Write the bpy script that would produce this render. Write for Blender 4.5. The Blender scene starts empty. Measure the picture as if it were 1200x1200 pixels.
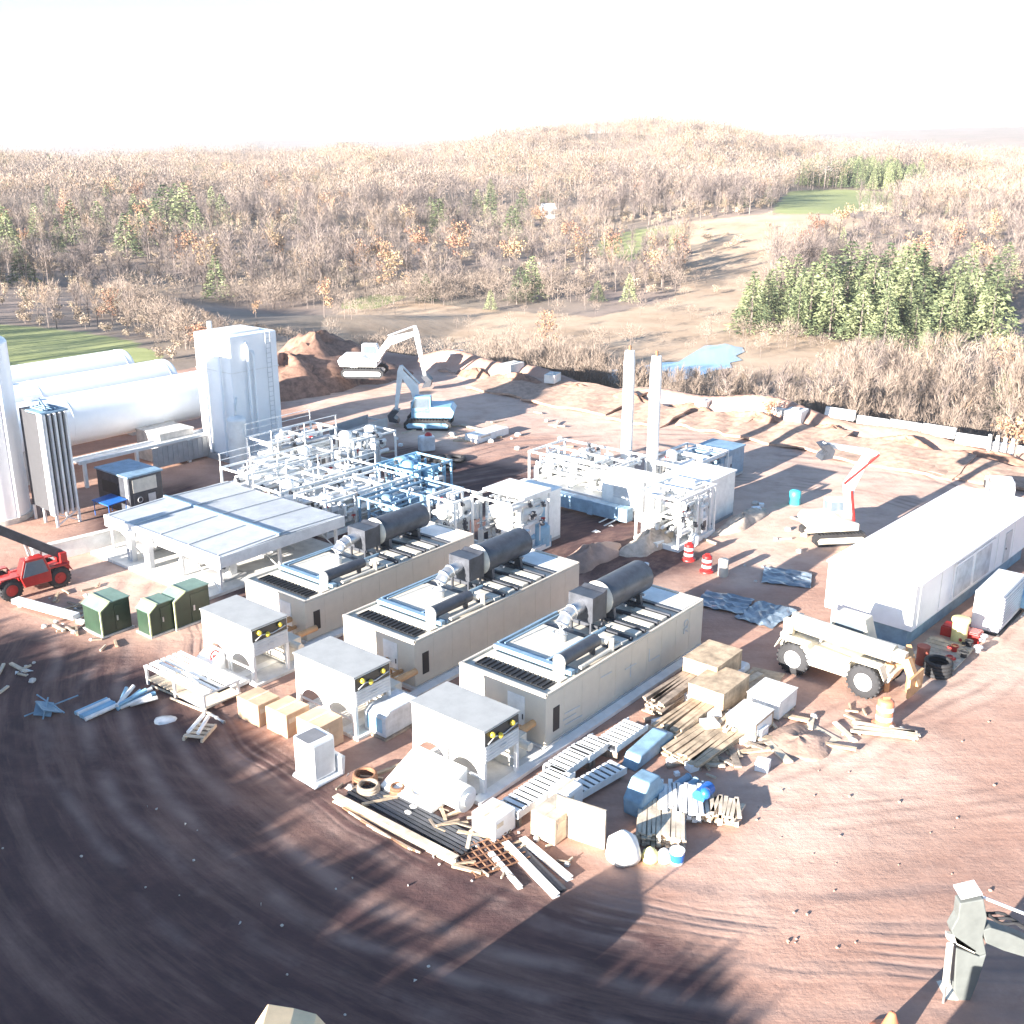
import bpy, math, random
import numpy as np
from mathutils import Vector, Matrix
random.seed(7); rng = np.random.default_rng(7)
sc = bpy.context.scene; COL = sc.collection
R = math.radians
F_PX, CAM_H = 1270.0, 26.0
TH = math.atan(428 / F_PX); CT, ST = math.cos(TH), math.sin(TH)
AZ = R(50.8)
AV = (math.cos(AZ), math.sin(AZ)); BV = (-AV[1], AV[0])
def ray(px, py):
    u = (600 - py) / F_PX; r = (px - 600) / F_PX
    return r, CT + u * ST, -ST + u * CT
def G(px, py, z=0.0):                       # survey: point of height z seen at a place in the photo
    r, y, dz = ray(px, py); t = (z - CAM_H) / dz
    return Vector((r * t, y * t, z))
def S(a, b, z=0.0): return Vector((a * AV[0] + b * BV[0], a * AV[1] + b * BV[1], z))
def AB(v): return (v[0] * AV[0] + v[1] * AV[1], v[0] * BV[0] + v[1] * BV[1])

# ---------------------------------------------------------------- materials
M = {}
def _new(name):
    m = bpy.data.materials.new(name); m.use_nodes = True
    return m, m.node_tree, m.node_tree.nodes['Principled BSDF']
def mat(name, c, rough=.6, metal=0., var=.12, scale=1.5, bump=.0, dirt=None, spec=.5):
    m, nt, b = _new(name); N = nt.nodes; L = nt.links
    tc = N.new('ShaderNodeTexCoord'); no = N.new('ShaderNodeTexNoise')
    no.inputs['Scale'].default_value = scale; no.inputs['Detail'].default_value = 6; no.inputs['Roughness'].default_value = .65
    L.new(tc.outputs['Object'], no.inputs['Vector'])
    cr = N.new('ShaderNodeValToRGB')
    d = dirt or tuple(x * (1 - 2.2 * var) for x in c)
    cr.color_ramp.elements[0].position = .3; cr.color_ramp.elements[0].color = (*d, 1)
    cr.color_ramp.elements[1].position = .62; cr.color_ramp.elements[1].color = (*[min(.9, x * (1 + var * .4)) for x in c], 1)
    L.new(no.outputs['Fac'], cr.inputs['Fac']); L.new(cr.outputs['Color'], b.inputs['Base Color'])
    b.inputs['Roughness'].default_value = rough; b.inputs['Metallic'].default_value = metal
    b.inputs['Specular IOR Level'].default_value = spec
    if bump:
        n2 = N.new('ShaderNodeTexNoise'); n2.inputs['Scale'].default_value = scale * 8; n2.inputs['Detail'].default_value = 4
        L.new(tc.outputs['Object'], n2.inputs['Vector'])
        bp = N.new('ShaderNodeBump'); bp.inputs['Strength'].default_value = bump; bp.inputs['Distance'].default_value = .05
        L.new(n2.outputs['Fac'], bp.inputs['Height']); L.new(bp.outputs['Normal'], b.inputs['Normal'])
    M[name] = m; return m
def ribmat(name, c, period=.3, axis=0, depth=.35, rough=.5, c2=None):
    m = mat(name, c, rough, 0, .1, 1.0); nt = m.node_tree; N = nt.nodes; L = nt.links; b = N['Principled BSDF']
    tc = N.new('ShaderNodeTexCoord'); w = N.new('ShaderNodeTexWave'); w.bands_direction = 'XYZ'[axis]
    w.inputs['Scale'].default_value = .314 / period
    L.new(tc.outputs['Object'], w.inputs['Vector'])
    bp = N.new('ShaderNodeBump'); bp.inputs['Strength'].default_value = depth; bp.inputs['Distance'].default_value = .06
    L.new(w.outputs['Fac'], bp.inputs['Height']); L.new(bp.outputs['Normal'], b.inputs['Normal'])
    return m
for n, c, r, me, v in [
    ('white_paint', (.78, .78, .76), .45, 0, .08), ('tank_white', (.86, .87, .88), .35, 0, .02),
    ('cream_paint', (.62, .58, .50), .5, 0, .1), ('brush_twig', (.27, .21, .17), .9, 0, .2), ('module_paint', (.60, .54, .45), .5, 0, .035),
    ('cooler_top', (.36, .36, .35), .55, 0, .06), ('grey_paint', (.42, .42, .42), .5, 0, .1), ('light_grey', (.55, .56, .57), .5, 0, .08),
    ('grey_green', (.13, .14, .135), .5, 0, .1), ('fin_grey', (.05, .05, .056), .6, 0, .05), ('mid_grey', (.17, .17, .18), .5, 0, .1), ('berm_soil', (.44, .29, .215), .95, 0, .2), ('mat_cream', (.55, .45, .36), .9, 0, .2), ('dark_steel', (.07, .075, .09), .45, .3, .2), ('black_rubber', (.025, .025, .028), .8, 0, .2),
    ('black_panel', (.02, .02, .022), .5, 0, .1), ('galvanised', (.5, .52, .55), .4, .6, .15),
    ('steel_blue', (.22, .34, .45), .5, .1, .15), ('sky_blue_paint', (.25, .45, .6), .45, 0, .1),
    ('blue_plastic', (.02, .13, .45), .4, 0, .1), ('teal_plastic', (.05, .45, .5), .4, 0, .1),
    ('yellow_paint', (.75, .55, .05), .45, 0, .08), ('pale_yellow', (.75, .66, .3), .5, 0, .1),
    ('red_paint', (.42, .02, .018), .4, 0, .12), ('orange_plastic', (.75, .2, .06), .5, 0, .1),
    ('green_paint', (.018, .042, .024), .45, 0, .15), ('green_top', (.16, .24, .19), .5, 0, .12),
    ('pale_green', (.55, .62, .35), .5, 0, .1), ('cardboard', (.52, .36, .24), .85, 0, .12),
    ('wood', (.5, .38, .26), .85, 0, .25), ('old_wood', (.34, .27, .21), .9, 0, .3), ('pale_wood', (.62, .52, .4), .85, 0, .2),
    ('clear_film', (.2, .25, .3), .3, 0, .25), ('office_white', (.84, .84, .84), .5, 0, .025), ('hopper_cream', (.75, .56, .34), .6, 0, .08), ('peach_plastic', (.62, .2, .1), .5, 0, .1), ('wrap_film', (.6, .63, .66), .25, 0, .15), ('tarp_white', (.75, .74, .72), .6, 0, .12),
    ('concrete', (.55, .52, .48), .85, 0, .15), ('pale_concrete', (.68, .66, .62), .85, 0, .1),
    ('window_glass', (.12, .15, .18), .15, 0, .1), ('rust', (.28, .14, .08), .85, .2, .3),
    ('dirt_pile', (.30, .17, .12), .95, 0, .25), ('bark', (.17, .135, .12), .9, 0, .25),
    ('white_plastic', (.78, .78, .78), .4, 0, .05), ('machine_beige', (.62, .57, .46), .5, 0, .12),
    ('machine_orange', (.6, .34, .16), .5, 0, .15), ('roof_shingle', (.3, .28, .27), .9, 0, .15),
    ('silver', (.6, .6, .6), .3, .8, .1), ('brick_red', (.35, .09, .06), .8, 0, .15), ('blue_board', (.2, .32, .42), .6, 0, .15)]:
    mat(n, c, r, me, v)
mat('rug_dirt', (.40, .27, .21), .95, 0, .2, .6, .6)
ribmat('module_side', (.60, .57, .52), 1.2, 0, .25)
ribmat('roof_sheet', (.42, .44, .46), 1.0, 1, .15)
ribmat('fin_metal', (.45, .45, .46), .18, 1, .5)

# ---------------------------------------------------------------- mesh builder
class MB:
    def __init__(s): s.v = []; s.f = []; s.sm = []; s.mi = []; s.m = 0
    def _add(s, vs, fs, smooth=False):
        o = len(s.v); s.v += [tuple(v) for v in vs]
        for f in fs: s.f.append(tuple(o + i for i in f)); s.sm.append(smooth); s.mi.append(s.m)
        return s
    def box(s, x0, y0, z0, x1, y1, z1):
        vs = [(x, y, z) for z in (z0, z1) for x, y in ((x0, y0), (x1, y0), (x1, y1), (x0, y1))]
        return s._add(vs, [(3, 2, 1, 0), (4, 5, 6, 7), (0, 1, 5, 4), (1, 2, 6, 5), (2, 3, 7, 6), (3, 0, 4, 7)])
    def obox(s, c, e, rz=0, ry=0, rx=0):        # oriented box by centre and full size
        m = Matrix.Rotation(rz, 3, 'Z') @ Matrix.Rotation(ry, 3, 'Y') @ Matrix.Rotation(rx, 3, 'X')
        vs = [Vector(c) + m @ Vector((x * e[0] / 2, y * e[1] / 2, z * e[2] / 2)) for z in (-1, 1) for x, y in ((-1, -1), (1, -1), (1, 1), (-1, 1))]
        return s._add(vs, [(3, 2, 1, 0), (4, 5, 6, 7), (0, 1, 5, 4), (1, 2, 6, 5), (2, 3, 7, 6), (3, 0, 4, 7)])
    def prism(s, pts, z0, z1, axis='z'):
        n = len(pts)
        def P(p, z): return {'z': (p[0], p[1], z), 'y': (p[0], z, p[1]), 'x': (z, p[0], p[1])}[axis]
        vs = [P(p, z0) for p in pts] + [P(p, z1) for p in pts]
        fs = [tuple(range(n))[::-1], tuple(range(n, 2 * n))] + [(i, (i + 1) % n, n + (i + 1) % n, n + i) for i in range(n)]
        return s._add(vs, fs)
    def bar(s, p, q, w=.08, h=None):
        p, q = Vector(p), Vector(q); d = q - p; l = d.length
        if l < 1e-6: return s
        d /= l; up = Vector((0, 0, 1)) if abs(d.z) < .95 else Vector((1, 0, 0))
        x = d.cross(up).normalized(); y = x.cross(d); h = h or w
        vs = [o + x * a * w / 2 + y * b * h / 2 for o in (p, q) for a, b in ((-1, -1), (1, -1), (1, 1), (-1, 1))]
        return s._add(vs, [(0, 1, 2, 3), (7, 6, 5, 4), (0, 4, 5, 1), (1, 5, 6, 2), (2, 6, 7, 3), (3, 7, 4, 0)])
    def tube(s, p, q, r, r2=None, n=12, cap=True):
        p, q = Vector(p), Vector(q); r2 = r if r2 is None else r2
        d = (q - p).normalized(); up = Vector((0, 0, 1)) if abs(d.z) < .95 else Vector((1, 0, 0))
        x = d.cross(up).normalized(); y = x.cross(d)
        ring = lambda o, rr: [o + (x * math.cos(2 * math.pi * i / n) + y * math.sin(2 * math.pi * i / n)) * rr for i in range(n)]
        a, b = ring(p, r), ring(q, r2)
        s._add(a + b, [(i, n + i, n + (i + 1) % n, (i + 1) % n) for i in range(n)], True)
        if cap:
            s._add(a, [tuple(range(n))]); s._add(b, [tuple(range(n))[::-1]])
        return s
    def path(s, pts, r, n=8):
        pts = [Vector(p) for p in pts]; rings = []
        for i, p in enumerate(pts):
            d = (pts[min(i + 1, len(pts) - 1)] - pts[max(i - 1, 0)]).normalized()
            up = Vector((0, 0, 1)) if abs(d.z) < .9 else Vector((1, 0, 0))
            x = d.cross(up).normalized(); y = x.cross(d)
            rings.append([p + (x * math.cos(2 * math.pi * k / n) + y * math.sin(2 * math.pi * k / n)) * r for k in range(n)])
        vs = sum(rings, []); fs = []
        for i in range(len(pts) - 1):
            for k in range(n): fs.append((i * n + k, (i + 1) * n + k, (i + 1) * n + (k + 1) % n, i * n + (k + 1) % n))
        s._add(vs, fs, True); s._add(rings[0], [tuple(range(n))]); s._add(rings[-1], [tuple(range(n))[::-1]])
        return s
    def lathe(s, prof, o=(0, 0, 0), axis=(0, 0, 1), n=24):       # prof: (radius, height) pairs
        ax = Vector(axis).normalized(); up = Vector((0, 0, 1)) if abs(ax.z) < .95 else Vector((1, 0, 0))
        x = ax.cross(up).normalized(); y = ax.cross(x); o = Vector(o); vs = []; fs = []
        for r, h in prof:
            for k in range(n):
                t = 2 * math.pi * k / n; vs.append(o + ax * h + (x * math.cos(t) + y * math.sin(t)) * r)
        for i in range(len(prof) - 1):
            for k in range(n): fs.append((i * n + k, i * n + (k + 1) % n, (i + 1) * n + (k + 1) % n, (i + 1) * n + k))
        return s._add(vs, fs, True)
    def dome(s, o, r, h, axis=(0, 0, 1), n=24):
        pr = [(r * math.cos(t * math.pi / 10), h * math.sin(t * math.pi / 10)) for t in range(5)] + [(.001, h)]
        return s.lathe(pr, o, axis, n)
    def ball(s, o, r, n=10):
        return s.lathe([(max(.001, r * math.sin(math.pi * i / 6)), -r * math.cos(math.pi * i / 6)) for i in range(7)], o, (0, 0, 1), n)
    def torus(s, o, R_, r, axis=(0, 0, 1), n=20, k=8):
        ax = Vector(axis).normalized(); up = Vector((0, 0, 1)) if abs(ax.z) < .95 else Vector((1, 0, 0))
        x = ax.cross(up).normalized(); y = ax.cross(x); o = Vector(o); vs = []; fs = []
        for i in range(n):
            t = 2 * math.pi * i / n; d = x * math.cos(t) + y * math.sin(t)
            for j in range(k):
                u = 2 * math.pi * j / k; vs.append(o + d * (R_ + r * math.cos(u)) + ax * r * math.sin(u))
        for i in range(n):
            for j in range(k): fs.append((i * k + j, ((i + 1) % n) * k + j, ((i + 1) % n) * k + (j + 1) % k, i * k + (j + 1) % k))
        return s._add(vs, fs, True)
    def build(s, name, m, parent=None, bevel=0.):
        me = bpy.data.meshes.new(name); me.from_pydata(s.v, [], s.f)
        for q in (m if isinstance(m, (list, tuple)) else [m]): me.materials.append(M[q] if isinstance(q, str) else q)
        me.polygons.foreach_set('use_smooth', s.sm); me.polygons.foreach_set('material_index', s.mi); me.update()
        o = bpy.data.objects.new(name, me); COL.objects.link(o)
        if parent: o.parent = parent
        if bevel:
            bv = o.modifiers.new('bevel', 'BEVEL'); bv.width = bevel; bv.segments = 2; bv.limit_method = 'ANGLE'
        return o
def tag(o, label, cat, group=None, kind=None):
    if label: o['label'] = label
    if cat: o['category'] = cat
    if group: o['group'] = group
    if kind: o['kind'] = kind
    return o
def thing(name, label, cat, loc, rz=AZ, group=None):
    o = bpy.data.objects.new(name, None); COL.objects.link(o); o.empty_display_size = .3
    o.location = loc; o.rotation_euler = (0, 0, rz); return tag(o, label, cat, group)
def solo(name, mb, m, label, cat, loc, rz=AZ, group=None, bevel=0., scale=None):
    o = mb.build(name, m, None, bevel); o.location = loc; o.rotation_euler = (0, 0, rz)
    if scale: o.scale = scale
    return tag(o, label, cat, group)
def copy_tree(o, parent=None):
    kids = [c for c in bpy.data.objects if c.parent == o]
    c = o.copy(); COL.objects.link(c); c.parent = parent
    for k in kids: copy_tree(k, c)
    return c
def dup(o, loc, rz=None, label=None, scale=None):
    c = copy_tree(o); c.location = loc
    if rz is not None: c.rotation_euler = (0, 0, rz)
    if label: c['label'] = label
    if scale: c.scale = scale
    return c
def struct(o): o['kind'] = 'structure'; return o

# ---------------------------------------------------------------- camera, light
cam = bpy.data.cameras.new('camera'); cam.sensor_width = 36; cam.lens = 36 * F_PX / 1200; cam.clip_end = 20000; cam.clip_start = .5
co = bpy.data.objects.new('camera', cam); COL.objects.link(co); co.location = (0, 0, CAM_H)
co.rotation_euler = (math.pi / 2 - TH, 0, 0); sc.camera = co
SUN_EL, SUN_DIR = R(12.5), R(225.6)                # where the sun stands, counter-clockwise from +x
sun = bpy.data.lights.new('sun', 'SUN'); sun.energy = 5.0; sun.angle = R(.55); sun.color = (1, .93, .84)
so = bpy.data.objects.new('sun', sun); COL.objects.link(so)
sv = Vector((math.cos(SUN_DIR) * math.cos(SUN_EL), math.sin(SUN_DIR) * math.cos(SUN_EL), math.sin(SUN_EL)))
so.rotation_euler = sv.to_track_quat('Z', 'Y').to_euler()
w = bpy.data.worlds.new('World'); sc.world = w; w.use_nodes = True
nt = w.node_tree; bg = nt.nodes['Background']; sky = nt.nodes.new('ShaderNodeTexSky'); sky.sky_type = 'NISHITA'
sky.sun_disc = False; sky.sun_elevation = SUN_EL; sky.sun_rotation = math.pi / 2 - SUN_DIR
sky.dust_density = .3; sky.altitude = 400; sky.air_density = 1.0; sky.ozone_density = 3.0
nt.links.new(sky.outputs['Color'], bg.inputs['Color']); bg.inputs['Strength'].default_value = .06
sc.view_settings.view_transform = 'Standard'; sc.view_settings.look = 'None'
sc.view_settings.exposure = 2.6; sc.view_settings.gamma = 1
# ---------------------------------------------------------------- terrain
def sstep(a, b, x): t = np.clip((x - a) / (b - a), 0, 1); return t * t * (3 - 2 * t)
def gs(x, y, cx, cy, sx, sy): return np.exp(-((x - cx) / sx) ** 2 - ((y - cy) / sy) ** 2)
def H(x, y):
    x = np.asarray(x, float); y = np.asarray(y, float)
    a = x * AV[0] + y * AV[1]; b = x * BV[0] + y * BV[1]
    d = np.hypot(x, y)
    far = np.interp(d, [0, 190, 250, 330, 450, 700, 950, 1300, 1900, 2600, 3600, 5200, 8000],
                    [-6, -6, -4.5, 0, 5, 9, 10.5, -6, -15, 8, 46, 34, 20])
    azs = np.arctan2(x, y)
    far = far + sstep(1700, 2600, d) * (10 * np.sin(azs * 9 + 1.2) + 14 * np.sin(azs * 4 - .4) + 34 * sstep(.12, .42, azs) + 22 * np.exp(-((azs + .24) / .12) ** 2))
    far = far + gs(x, y, 100, 780, 125, 190) * 20 + gs(x, y, 10, 820, 90, 200) * 7
    far = far + sstep(230, 420, d) * (1.6 * np.sin(x / 41 + y / 67) + 1.2 * np.sin(x / 23 - y / 37 + 2))
    far = far + gs(x, y, 95, 350, 40, 45) * 3
    pad = .10 * np.sin(x / 5.1 + 1) * np.sin(y / 6.3) + .05 * np.sin(x / 1.9 + y / 2.7)
    pad = pad * sstep(60, 75, a + b * .0) * .6
    # low safety bund along the far edge, then the bank down to the valley
    bund = 1.9 * np.exp(-((a - 98.5) / 1.9) ** 2) * (.75 + .35 * np.sin(b / 6.1) + .2 * np.sin(b / 2.3)) * sstep(112, 88, b)
    t = sstep(100.5, 109, a) * sstep(150, 118, b) + sstep(135, 165, b) * sstep(60, 180, a)
    t = np.clip(t + sstep(110, 190, a), 0, 1)
    rightdrop = sstep(-22, -60, b)
    t = np.clip(np.maximum(t, rightdrop * sstep(60, 100, a)), 0, 1)
    return pad * (1 - t) + bund + far * t
def hz(x, y): return float(H(x, y))
def T(px, py):                                   # terrain point seen at a place in the photo
    r, y, dz = ray(px, py); t = 20.0
    while t < 9000:
        if CAM_H + dz * t <= hz(r * t, y * t): break
        t *= 1.004
    return Vector((r * t, y * t, hz(r * t, y * t)))
def inpoly(x, y, P):
    x = np.asarray(x); y = np.asarray(y); c = np.zeros(x.shape, bool); n = len(P)
    for i in range(n):
        x1, y1 = P[i][0], P[i][1]; x2, y2 = P[i - 1][0], P[i - 1][1]
        c ^= ((y1 > y) != (y2 > y)) & (x < (x2 - x1) * (y - y1) / ((y2 - y1) + 1e-12) + x1)
    return c
def polyT(pts): return [T(*p) for p in pts]
FIELDS = {
    'grass': [polyT([(-60, 378), (30, 382), (110, 390), (160, 403), (192, 418), (150, 440), (60, 470), (-60, 480)]),
              polyT([(912, 238), (925, 224), (1000, 222), (1078, 232), (1050, 246), (980, 252), (905, 252)]),
              polyT([(400, 352), (440, 345), (480, 348), (440, 362), (400, 362)])],
    'pale': [polyT([(690, 300), (700, 280), (745, 266), (800, 262), (812, 280), (790, 300), (740, 308)])],
    'tan': [polyT([(800, 262), (905, 250), (1010, 256), (1020, 262), (905, 300), (900, 345), (880, 385), (960, 395), (1000, 408), (990, 440), (880, 448), (740, 448),
                   (640, 440), (540, 425), (400, 415), (360, 400), (395, 365), (480, 352), (560, 362), (700, 372), (790, 350), (812, 300)])],
    'mead': [polyT([(145, 318), (180, 300), (215, 330), (235, 352), (190, 360), (140, 345)])]}
def axis(segs):
    out = [segs[0][0]]
    for a, b, s in segs: n = max(1, round((b - a) / s)); out += [a + (b - a) * i / n for i in range(1, n + 1)]
    return np.array(out)
gx = axis([(-9000, -3000, 500), (-3000, -1200, 100), (-1200, -500, 25), (-500, -120, 8), (-120, -50, 2.5), (-50, 60, .7), (60, 130, 2.5), (130, 500, 8), (500, 1200, 25), (1200, 3000, 100), (3000, 9000, 500)])
gy = axis([(-1500, -300, 200), (-300, -40, 26), (-40, 18, 4), (18, 160, .7), (160, 300, 2.5), (300, 500, 5), (500, 1100, 12), (1100, 3000, 60), (3000, 9000, 400)])
X, Y = np.meshgrid(gx, gy); Z = H(X, Y); nx, ny = len(gx), len(gy)
V = np.stack([X.ravel(), Y.ravel(), Z.ravel()], 1)
ii = np.arange(ny - 1)[:, None] * nx + np.arange(nx - 1)[None]
Q = np.stack([ii, ii + 1, ii + nx + 1, ii + nx], -1).reshape(-1, 4)
def np_mesh(name, V, Q, mats, mi=None, smooth=False):
    me = bpy.data.meshes.new(name); k = Q.shape[1]
    me.vertices.add(len(V)); me.vertices.foreach_set('co', V.astype(np.float32).ravel())
    me.loops.add(Q.size); me.loops.foreach_set('vertex_index', Q.astype(np.int32).ravel())
    me.polygons.add(len(Q)); me.polygons.foreach_set('loop_start', np.arange(0, Q.size, k, dtype=np.int32))
    for m in mats: me.materials.append(m)
    if mi is not None: me.polygons.foreach_set('material_index', mi.astype(np.int32))
    if smooth: me.polygons.foreach_set('use_smooth', np.ones(len(Q), bool))
    me.update(calc_edges=True); me.validate(); return me
me = np_mesh('ground', V, Q, [], smooth=True)
xa, ya = V[:, 0], V[:, 1]; aa = xa * AV[0] + ya * AV[1]; bb = xa * BV[0] + ya * BV[1]
grass = np.zeros(len(V)); tan = np.zeros(len(V))
for P in FIELDS['grass']: grass[inpoly(xa, ya, P)] = 1
for P in FIELDS['pale']: grass[inpoly(xa, ya, P)] = .6; tan[inpoly(xa, ya, P)] = .6
for P in FIELDS['tan']: tan[inpoly(xa, ya, P)] = 1
for P in FIELDS['mead']: tan[inpoly(xa, ya, P)] = .5
pad = (aa < 101) & (bb < 115) & (bb > -60) | (np.hypot(xa, ya) < 60)
# dark mud between the skids and, with foreground shade painted in, where vehicles turn
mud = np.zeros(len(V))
mud_shade_P = [[G(*p) for p in q] for q in (
    [(-80, 735), (40, 745), (150, 770), (230, 790), (300, 870), (380, 900), (420, 950), (560, 1045), (660, 1060), (760, 1075), (850, 1160), (900, 1300), (-300, 1300), (-400, 800)],  # foreground patch, drawn along the edge of the tree shadow
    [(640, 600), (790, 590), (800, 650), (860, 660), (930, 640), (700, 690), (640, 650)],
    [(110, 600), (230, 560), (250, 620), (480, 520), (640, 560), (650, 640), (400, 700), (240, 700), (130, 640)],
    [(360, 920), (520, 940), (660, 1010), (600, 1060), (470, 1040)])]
for P in mud_shade_P: mud[inpoly(xa, ya, P)] = 1
def blur(f, n):
    g = f.reshape(ny, nx)
    for _ in range(n):
        g = (g + np.roll(g, 1, 0) + np.roll(g, -1, 0) + np.roll(g, 1, 1) + np.roll(g, -1, 1)) / 5
    return g.ravel()
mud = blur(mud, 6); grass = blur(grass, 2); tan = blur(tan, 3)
sand = blur(inpoly(xa, ya, [G(*p) for p in [(860, 880), (960, 840), (1100, 850), (1120, 930), (1000, 1010), (900, 1060), (860, 1100), (820, 1060), (880, 980)]]).astype(float), 8)
for q in ([(655, 520), (760, 470), (1000, 520), (1260, 560), (1260, 640), (1100, 600), (960, 660), (880, 690), (830, 690), (850, 650), (780, 560), (700, 530)], [(330, 470), (500, 430), (700, 480), (760, 500), (700, 520), (560, 500), (520, 560), (400, 500)], [(700, 690), (770, 660), (800, 700), (730, 700)], [(100, 640), (240, 680), (230, 760), (180, 750), (100, 690), (60, 690)], [(960, 780), (1200, 700), (1260, 800), (1100, 830)]):
    sand = np.maximum(sand, blur(inpoly(xa, ya, [G(*p) for p in q]).astype(float), 5) * .95)
at = me.color_attributes.new('zone', 'FLOAT_COLOR', 'POINT')
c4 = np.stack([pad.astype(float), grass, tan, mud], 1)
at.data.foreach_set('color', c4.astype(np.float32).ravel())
a2 = me.color_attributes.new('sand', 'FLOAT_COLOR', 'POINT'); a2.data.foreach_set('color', np.stack([sand] * 4, 1).astype(np.float32).ravel())
def ground_material():
    m, nt, b = _new('ground_soil'); N = nt.nodes; L = nt.links
    ge = N.new('ShaderNodeNewGeometry'); at = N.new('ShaderNodeAttribute'); at.attribute_name = 'zone'
    se = N.new('ShaderNodeSeparateColor'); L.new(at.outputs['Color'], se.inputs[0])
    def noise(scale, detail=8, rough=.6, vec=None, dist=0):
        n = N.new('ShaderNodeTexNoise'); n.inputs['Scale'].default_value = scale; n.inputs['Detail'].default_value = detail
        n.inputs['Roughness'].default_value = rough; n.inputs['Distortion'].default_value = dist
        L.new(vec or ge.outputs['Position'], n.inputs['Vector']); return n.outputs['Fac']
    def ramp(f, stops):
        r = N.new('ShaderNodeValToRGB'); e = r.color_ramp.elements
        while len(e) < len(stops): e.new(.5)
        for k, (p, c) in enumerate(stops): e[k].position = p; e[k].color = (*c, 1) if len(c) == 3 else c
        L.new(f, r.inputs['Fac']); return r.outputs['Color']
    def mix(f, a, c, mode='MIX'):
        x = N.new('ShaderNodeMix'); x.data_type = 'RGBA'; x.blend_type = mode
        if isinstance(f, float): x.inputs[0].default_value = f
        else: L.new(f, x.inputs[0])
        for s, v in ((x.inputs[6], a), (x.inputs[7], c)):
            if isinstance(v, tuple): s.default_value = (*v, 1)
            else: L.new(v, s)
        return x.outputs[2]
    def math_(op, a, c, clamp=False):
        x = N.new('ShaderNodeMath'); x.operation = op; x.use_clamp = clamp
        for s, v in ((x.inputs[0], a), (x.inputs[1], c)):
            if isinstance(v, (int, float)): s.default_value = v
            else: L.new(v, s)
        return x.outputs[0]
    mp = N.new('ShaderNodeMapping'); mp.inputs['Rotation'].default_value = (0, 0, -R(50)); mp.inputs['Scale'].default_value = (.12, 1, 1)
    L.new(ge.outputs['Position'], mp.inputs['Vector'])
    mp2 = N.new('ShaderNodeMapping'); mp2.inputs['Rotation'].default_value = (0, 0, R(34)); mp2.inputs['Scale'].default_value = (.3, 1, 1)
    L.new(ge.outputs['Position'], mp2.inputs['Vector'])
    n_big, n_mid, n_fine = noise(.09), noise(.5, 10, .7), noise(5, 8, .7)
    streak, streak2 = noise(.55, 8, .65, mp.outputs[0]), noise(.9, 8, .6, mp2.outputs[0])
    sb = N.new('ShaderNodeVectorMath'); sb.operation = 'SUBTRACT'; sb.inputs[1].default_value = (14, 62, 0); L.new(ge.outputs['Position'], sb.inputs[0])
    sx = N.new('ShaderNodeSeparateXYZ'); L.new(sb.outputs[0], sx.inputs[0]); lnn = N.new('ShaderNodeVectorMath'); lnn.operation = 'LENGTH'; L.new(sb.outputs[0], lnn.inputs[0])
    cb = N.new('ShaderNodeCombineXYZ'); L.new(lnn.outputs['Value'], cb.inputs[0]); L.new(math_('MULTIPLY', math_('ARCTAN2', sx.outputs['X'], sx.outputs['Y']), 4.0), cb.inputs[1])
    L.new(math_('MULTIPLY', math_('ARCTAN2', sx.outputs['X'], sx.outputs['Y']), 1.0), cb.inputs[2])
    streak2 = noise(.8, 9, .68, cb.outputs[0]); fine_arc = noise(3.0, 6, .6, cb.outputs[0])
    dirt = ramp(n_mid, [(.3, (.30, .155, .11)), (.5, (.41, .235, .175)), (.7, (.50, .32, .25))])
    dirt = mix(.55, dirt, ramp(streak, [(.3, (.30, .155, .11)), (.66, (.52, .34, .26))]))
    dirt = mix(.25, dirt, ramp(n_fine, [(.3, (.26, .145, .11)), (.7, (.52, .35, .28))]))
    mud_shade_c = ramp(n_mid, [(.3, (.045, .026, .028)), (.55, (.095, .05, .048)), (.75, (.18, .095, .08))])  # mud colour with the purple tone of the foreground shade mixed in
    mud_shade_c = mix(.45, mud_shade_c, ramp(streak2, [(.3, (.045, .026, .028)), (.55, (.085, .046, .044)), (.8, (.17, .09, .075))]))
    mud_shade_c = mix(.2, mud_shade_c, ramp(fine_arc, [(.35, (.024, .017, .022)), (.52, (.065, .04, .042)), (.72, (.2, .12, .10))]))
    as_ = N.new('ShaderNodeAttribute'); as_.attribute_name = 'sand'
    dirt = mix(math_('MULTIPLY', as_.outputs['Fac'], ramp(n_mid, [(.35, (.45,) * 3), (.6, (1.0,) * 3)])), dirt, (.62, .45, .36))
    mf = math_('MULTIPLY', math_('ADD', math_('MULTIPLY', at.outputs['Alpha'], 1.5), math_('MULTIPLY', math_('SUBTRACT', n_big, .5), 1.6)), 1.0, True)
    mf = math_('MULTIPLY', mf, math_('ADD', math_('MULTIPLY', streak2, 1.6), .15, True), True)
    padc = mix(mf, dirt, mud_shade_c)
    # tyre tracks: turning circle in front of the modules
    def tracks(cx, cy, r0, r1, period, dark):
        sub = N.new('ShaderNodeVectorMath'); sub.operation = 'SUBTRACT'; sub.inputs[1].default_value = (cx, cy, 0)
        L.new(ge.outputs['Position'], sub.inputs[0])
        ln = N.new('ShaderNodeVectorMath'); ln.operation = 'LENGTH'; L.new(sub.outputs[0], ln.inputs[0])
        rr = math_('ADD', ln.outputs['Value'], math_('MULTIPLY', noise(.07, 2), 4.0))
        sn = math_('SINE', math_('MULTIPLY', rr, 6.283 / period), 0)
        rin = N.new('ShaderNodeMapRange'); rin.interpolation_type = 'SMOOTHSTEP'
        L.new(math_('ABSOLUTE', math_('SUBTRACT', rr, (r0 + r1) / 2), 0), rin.inputs[0])
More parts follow.
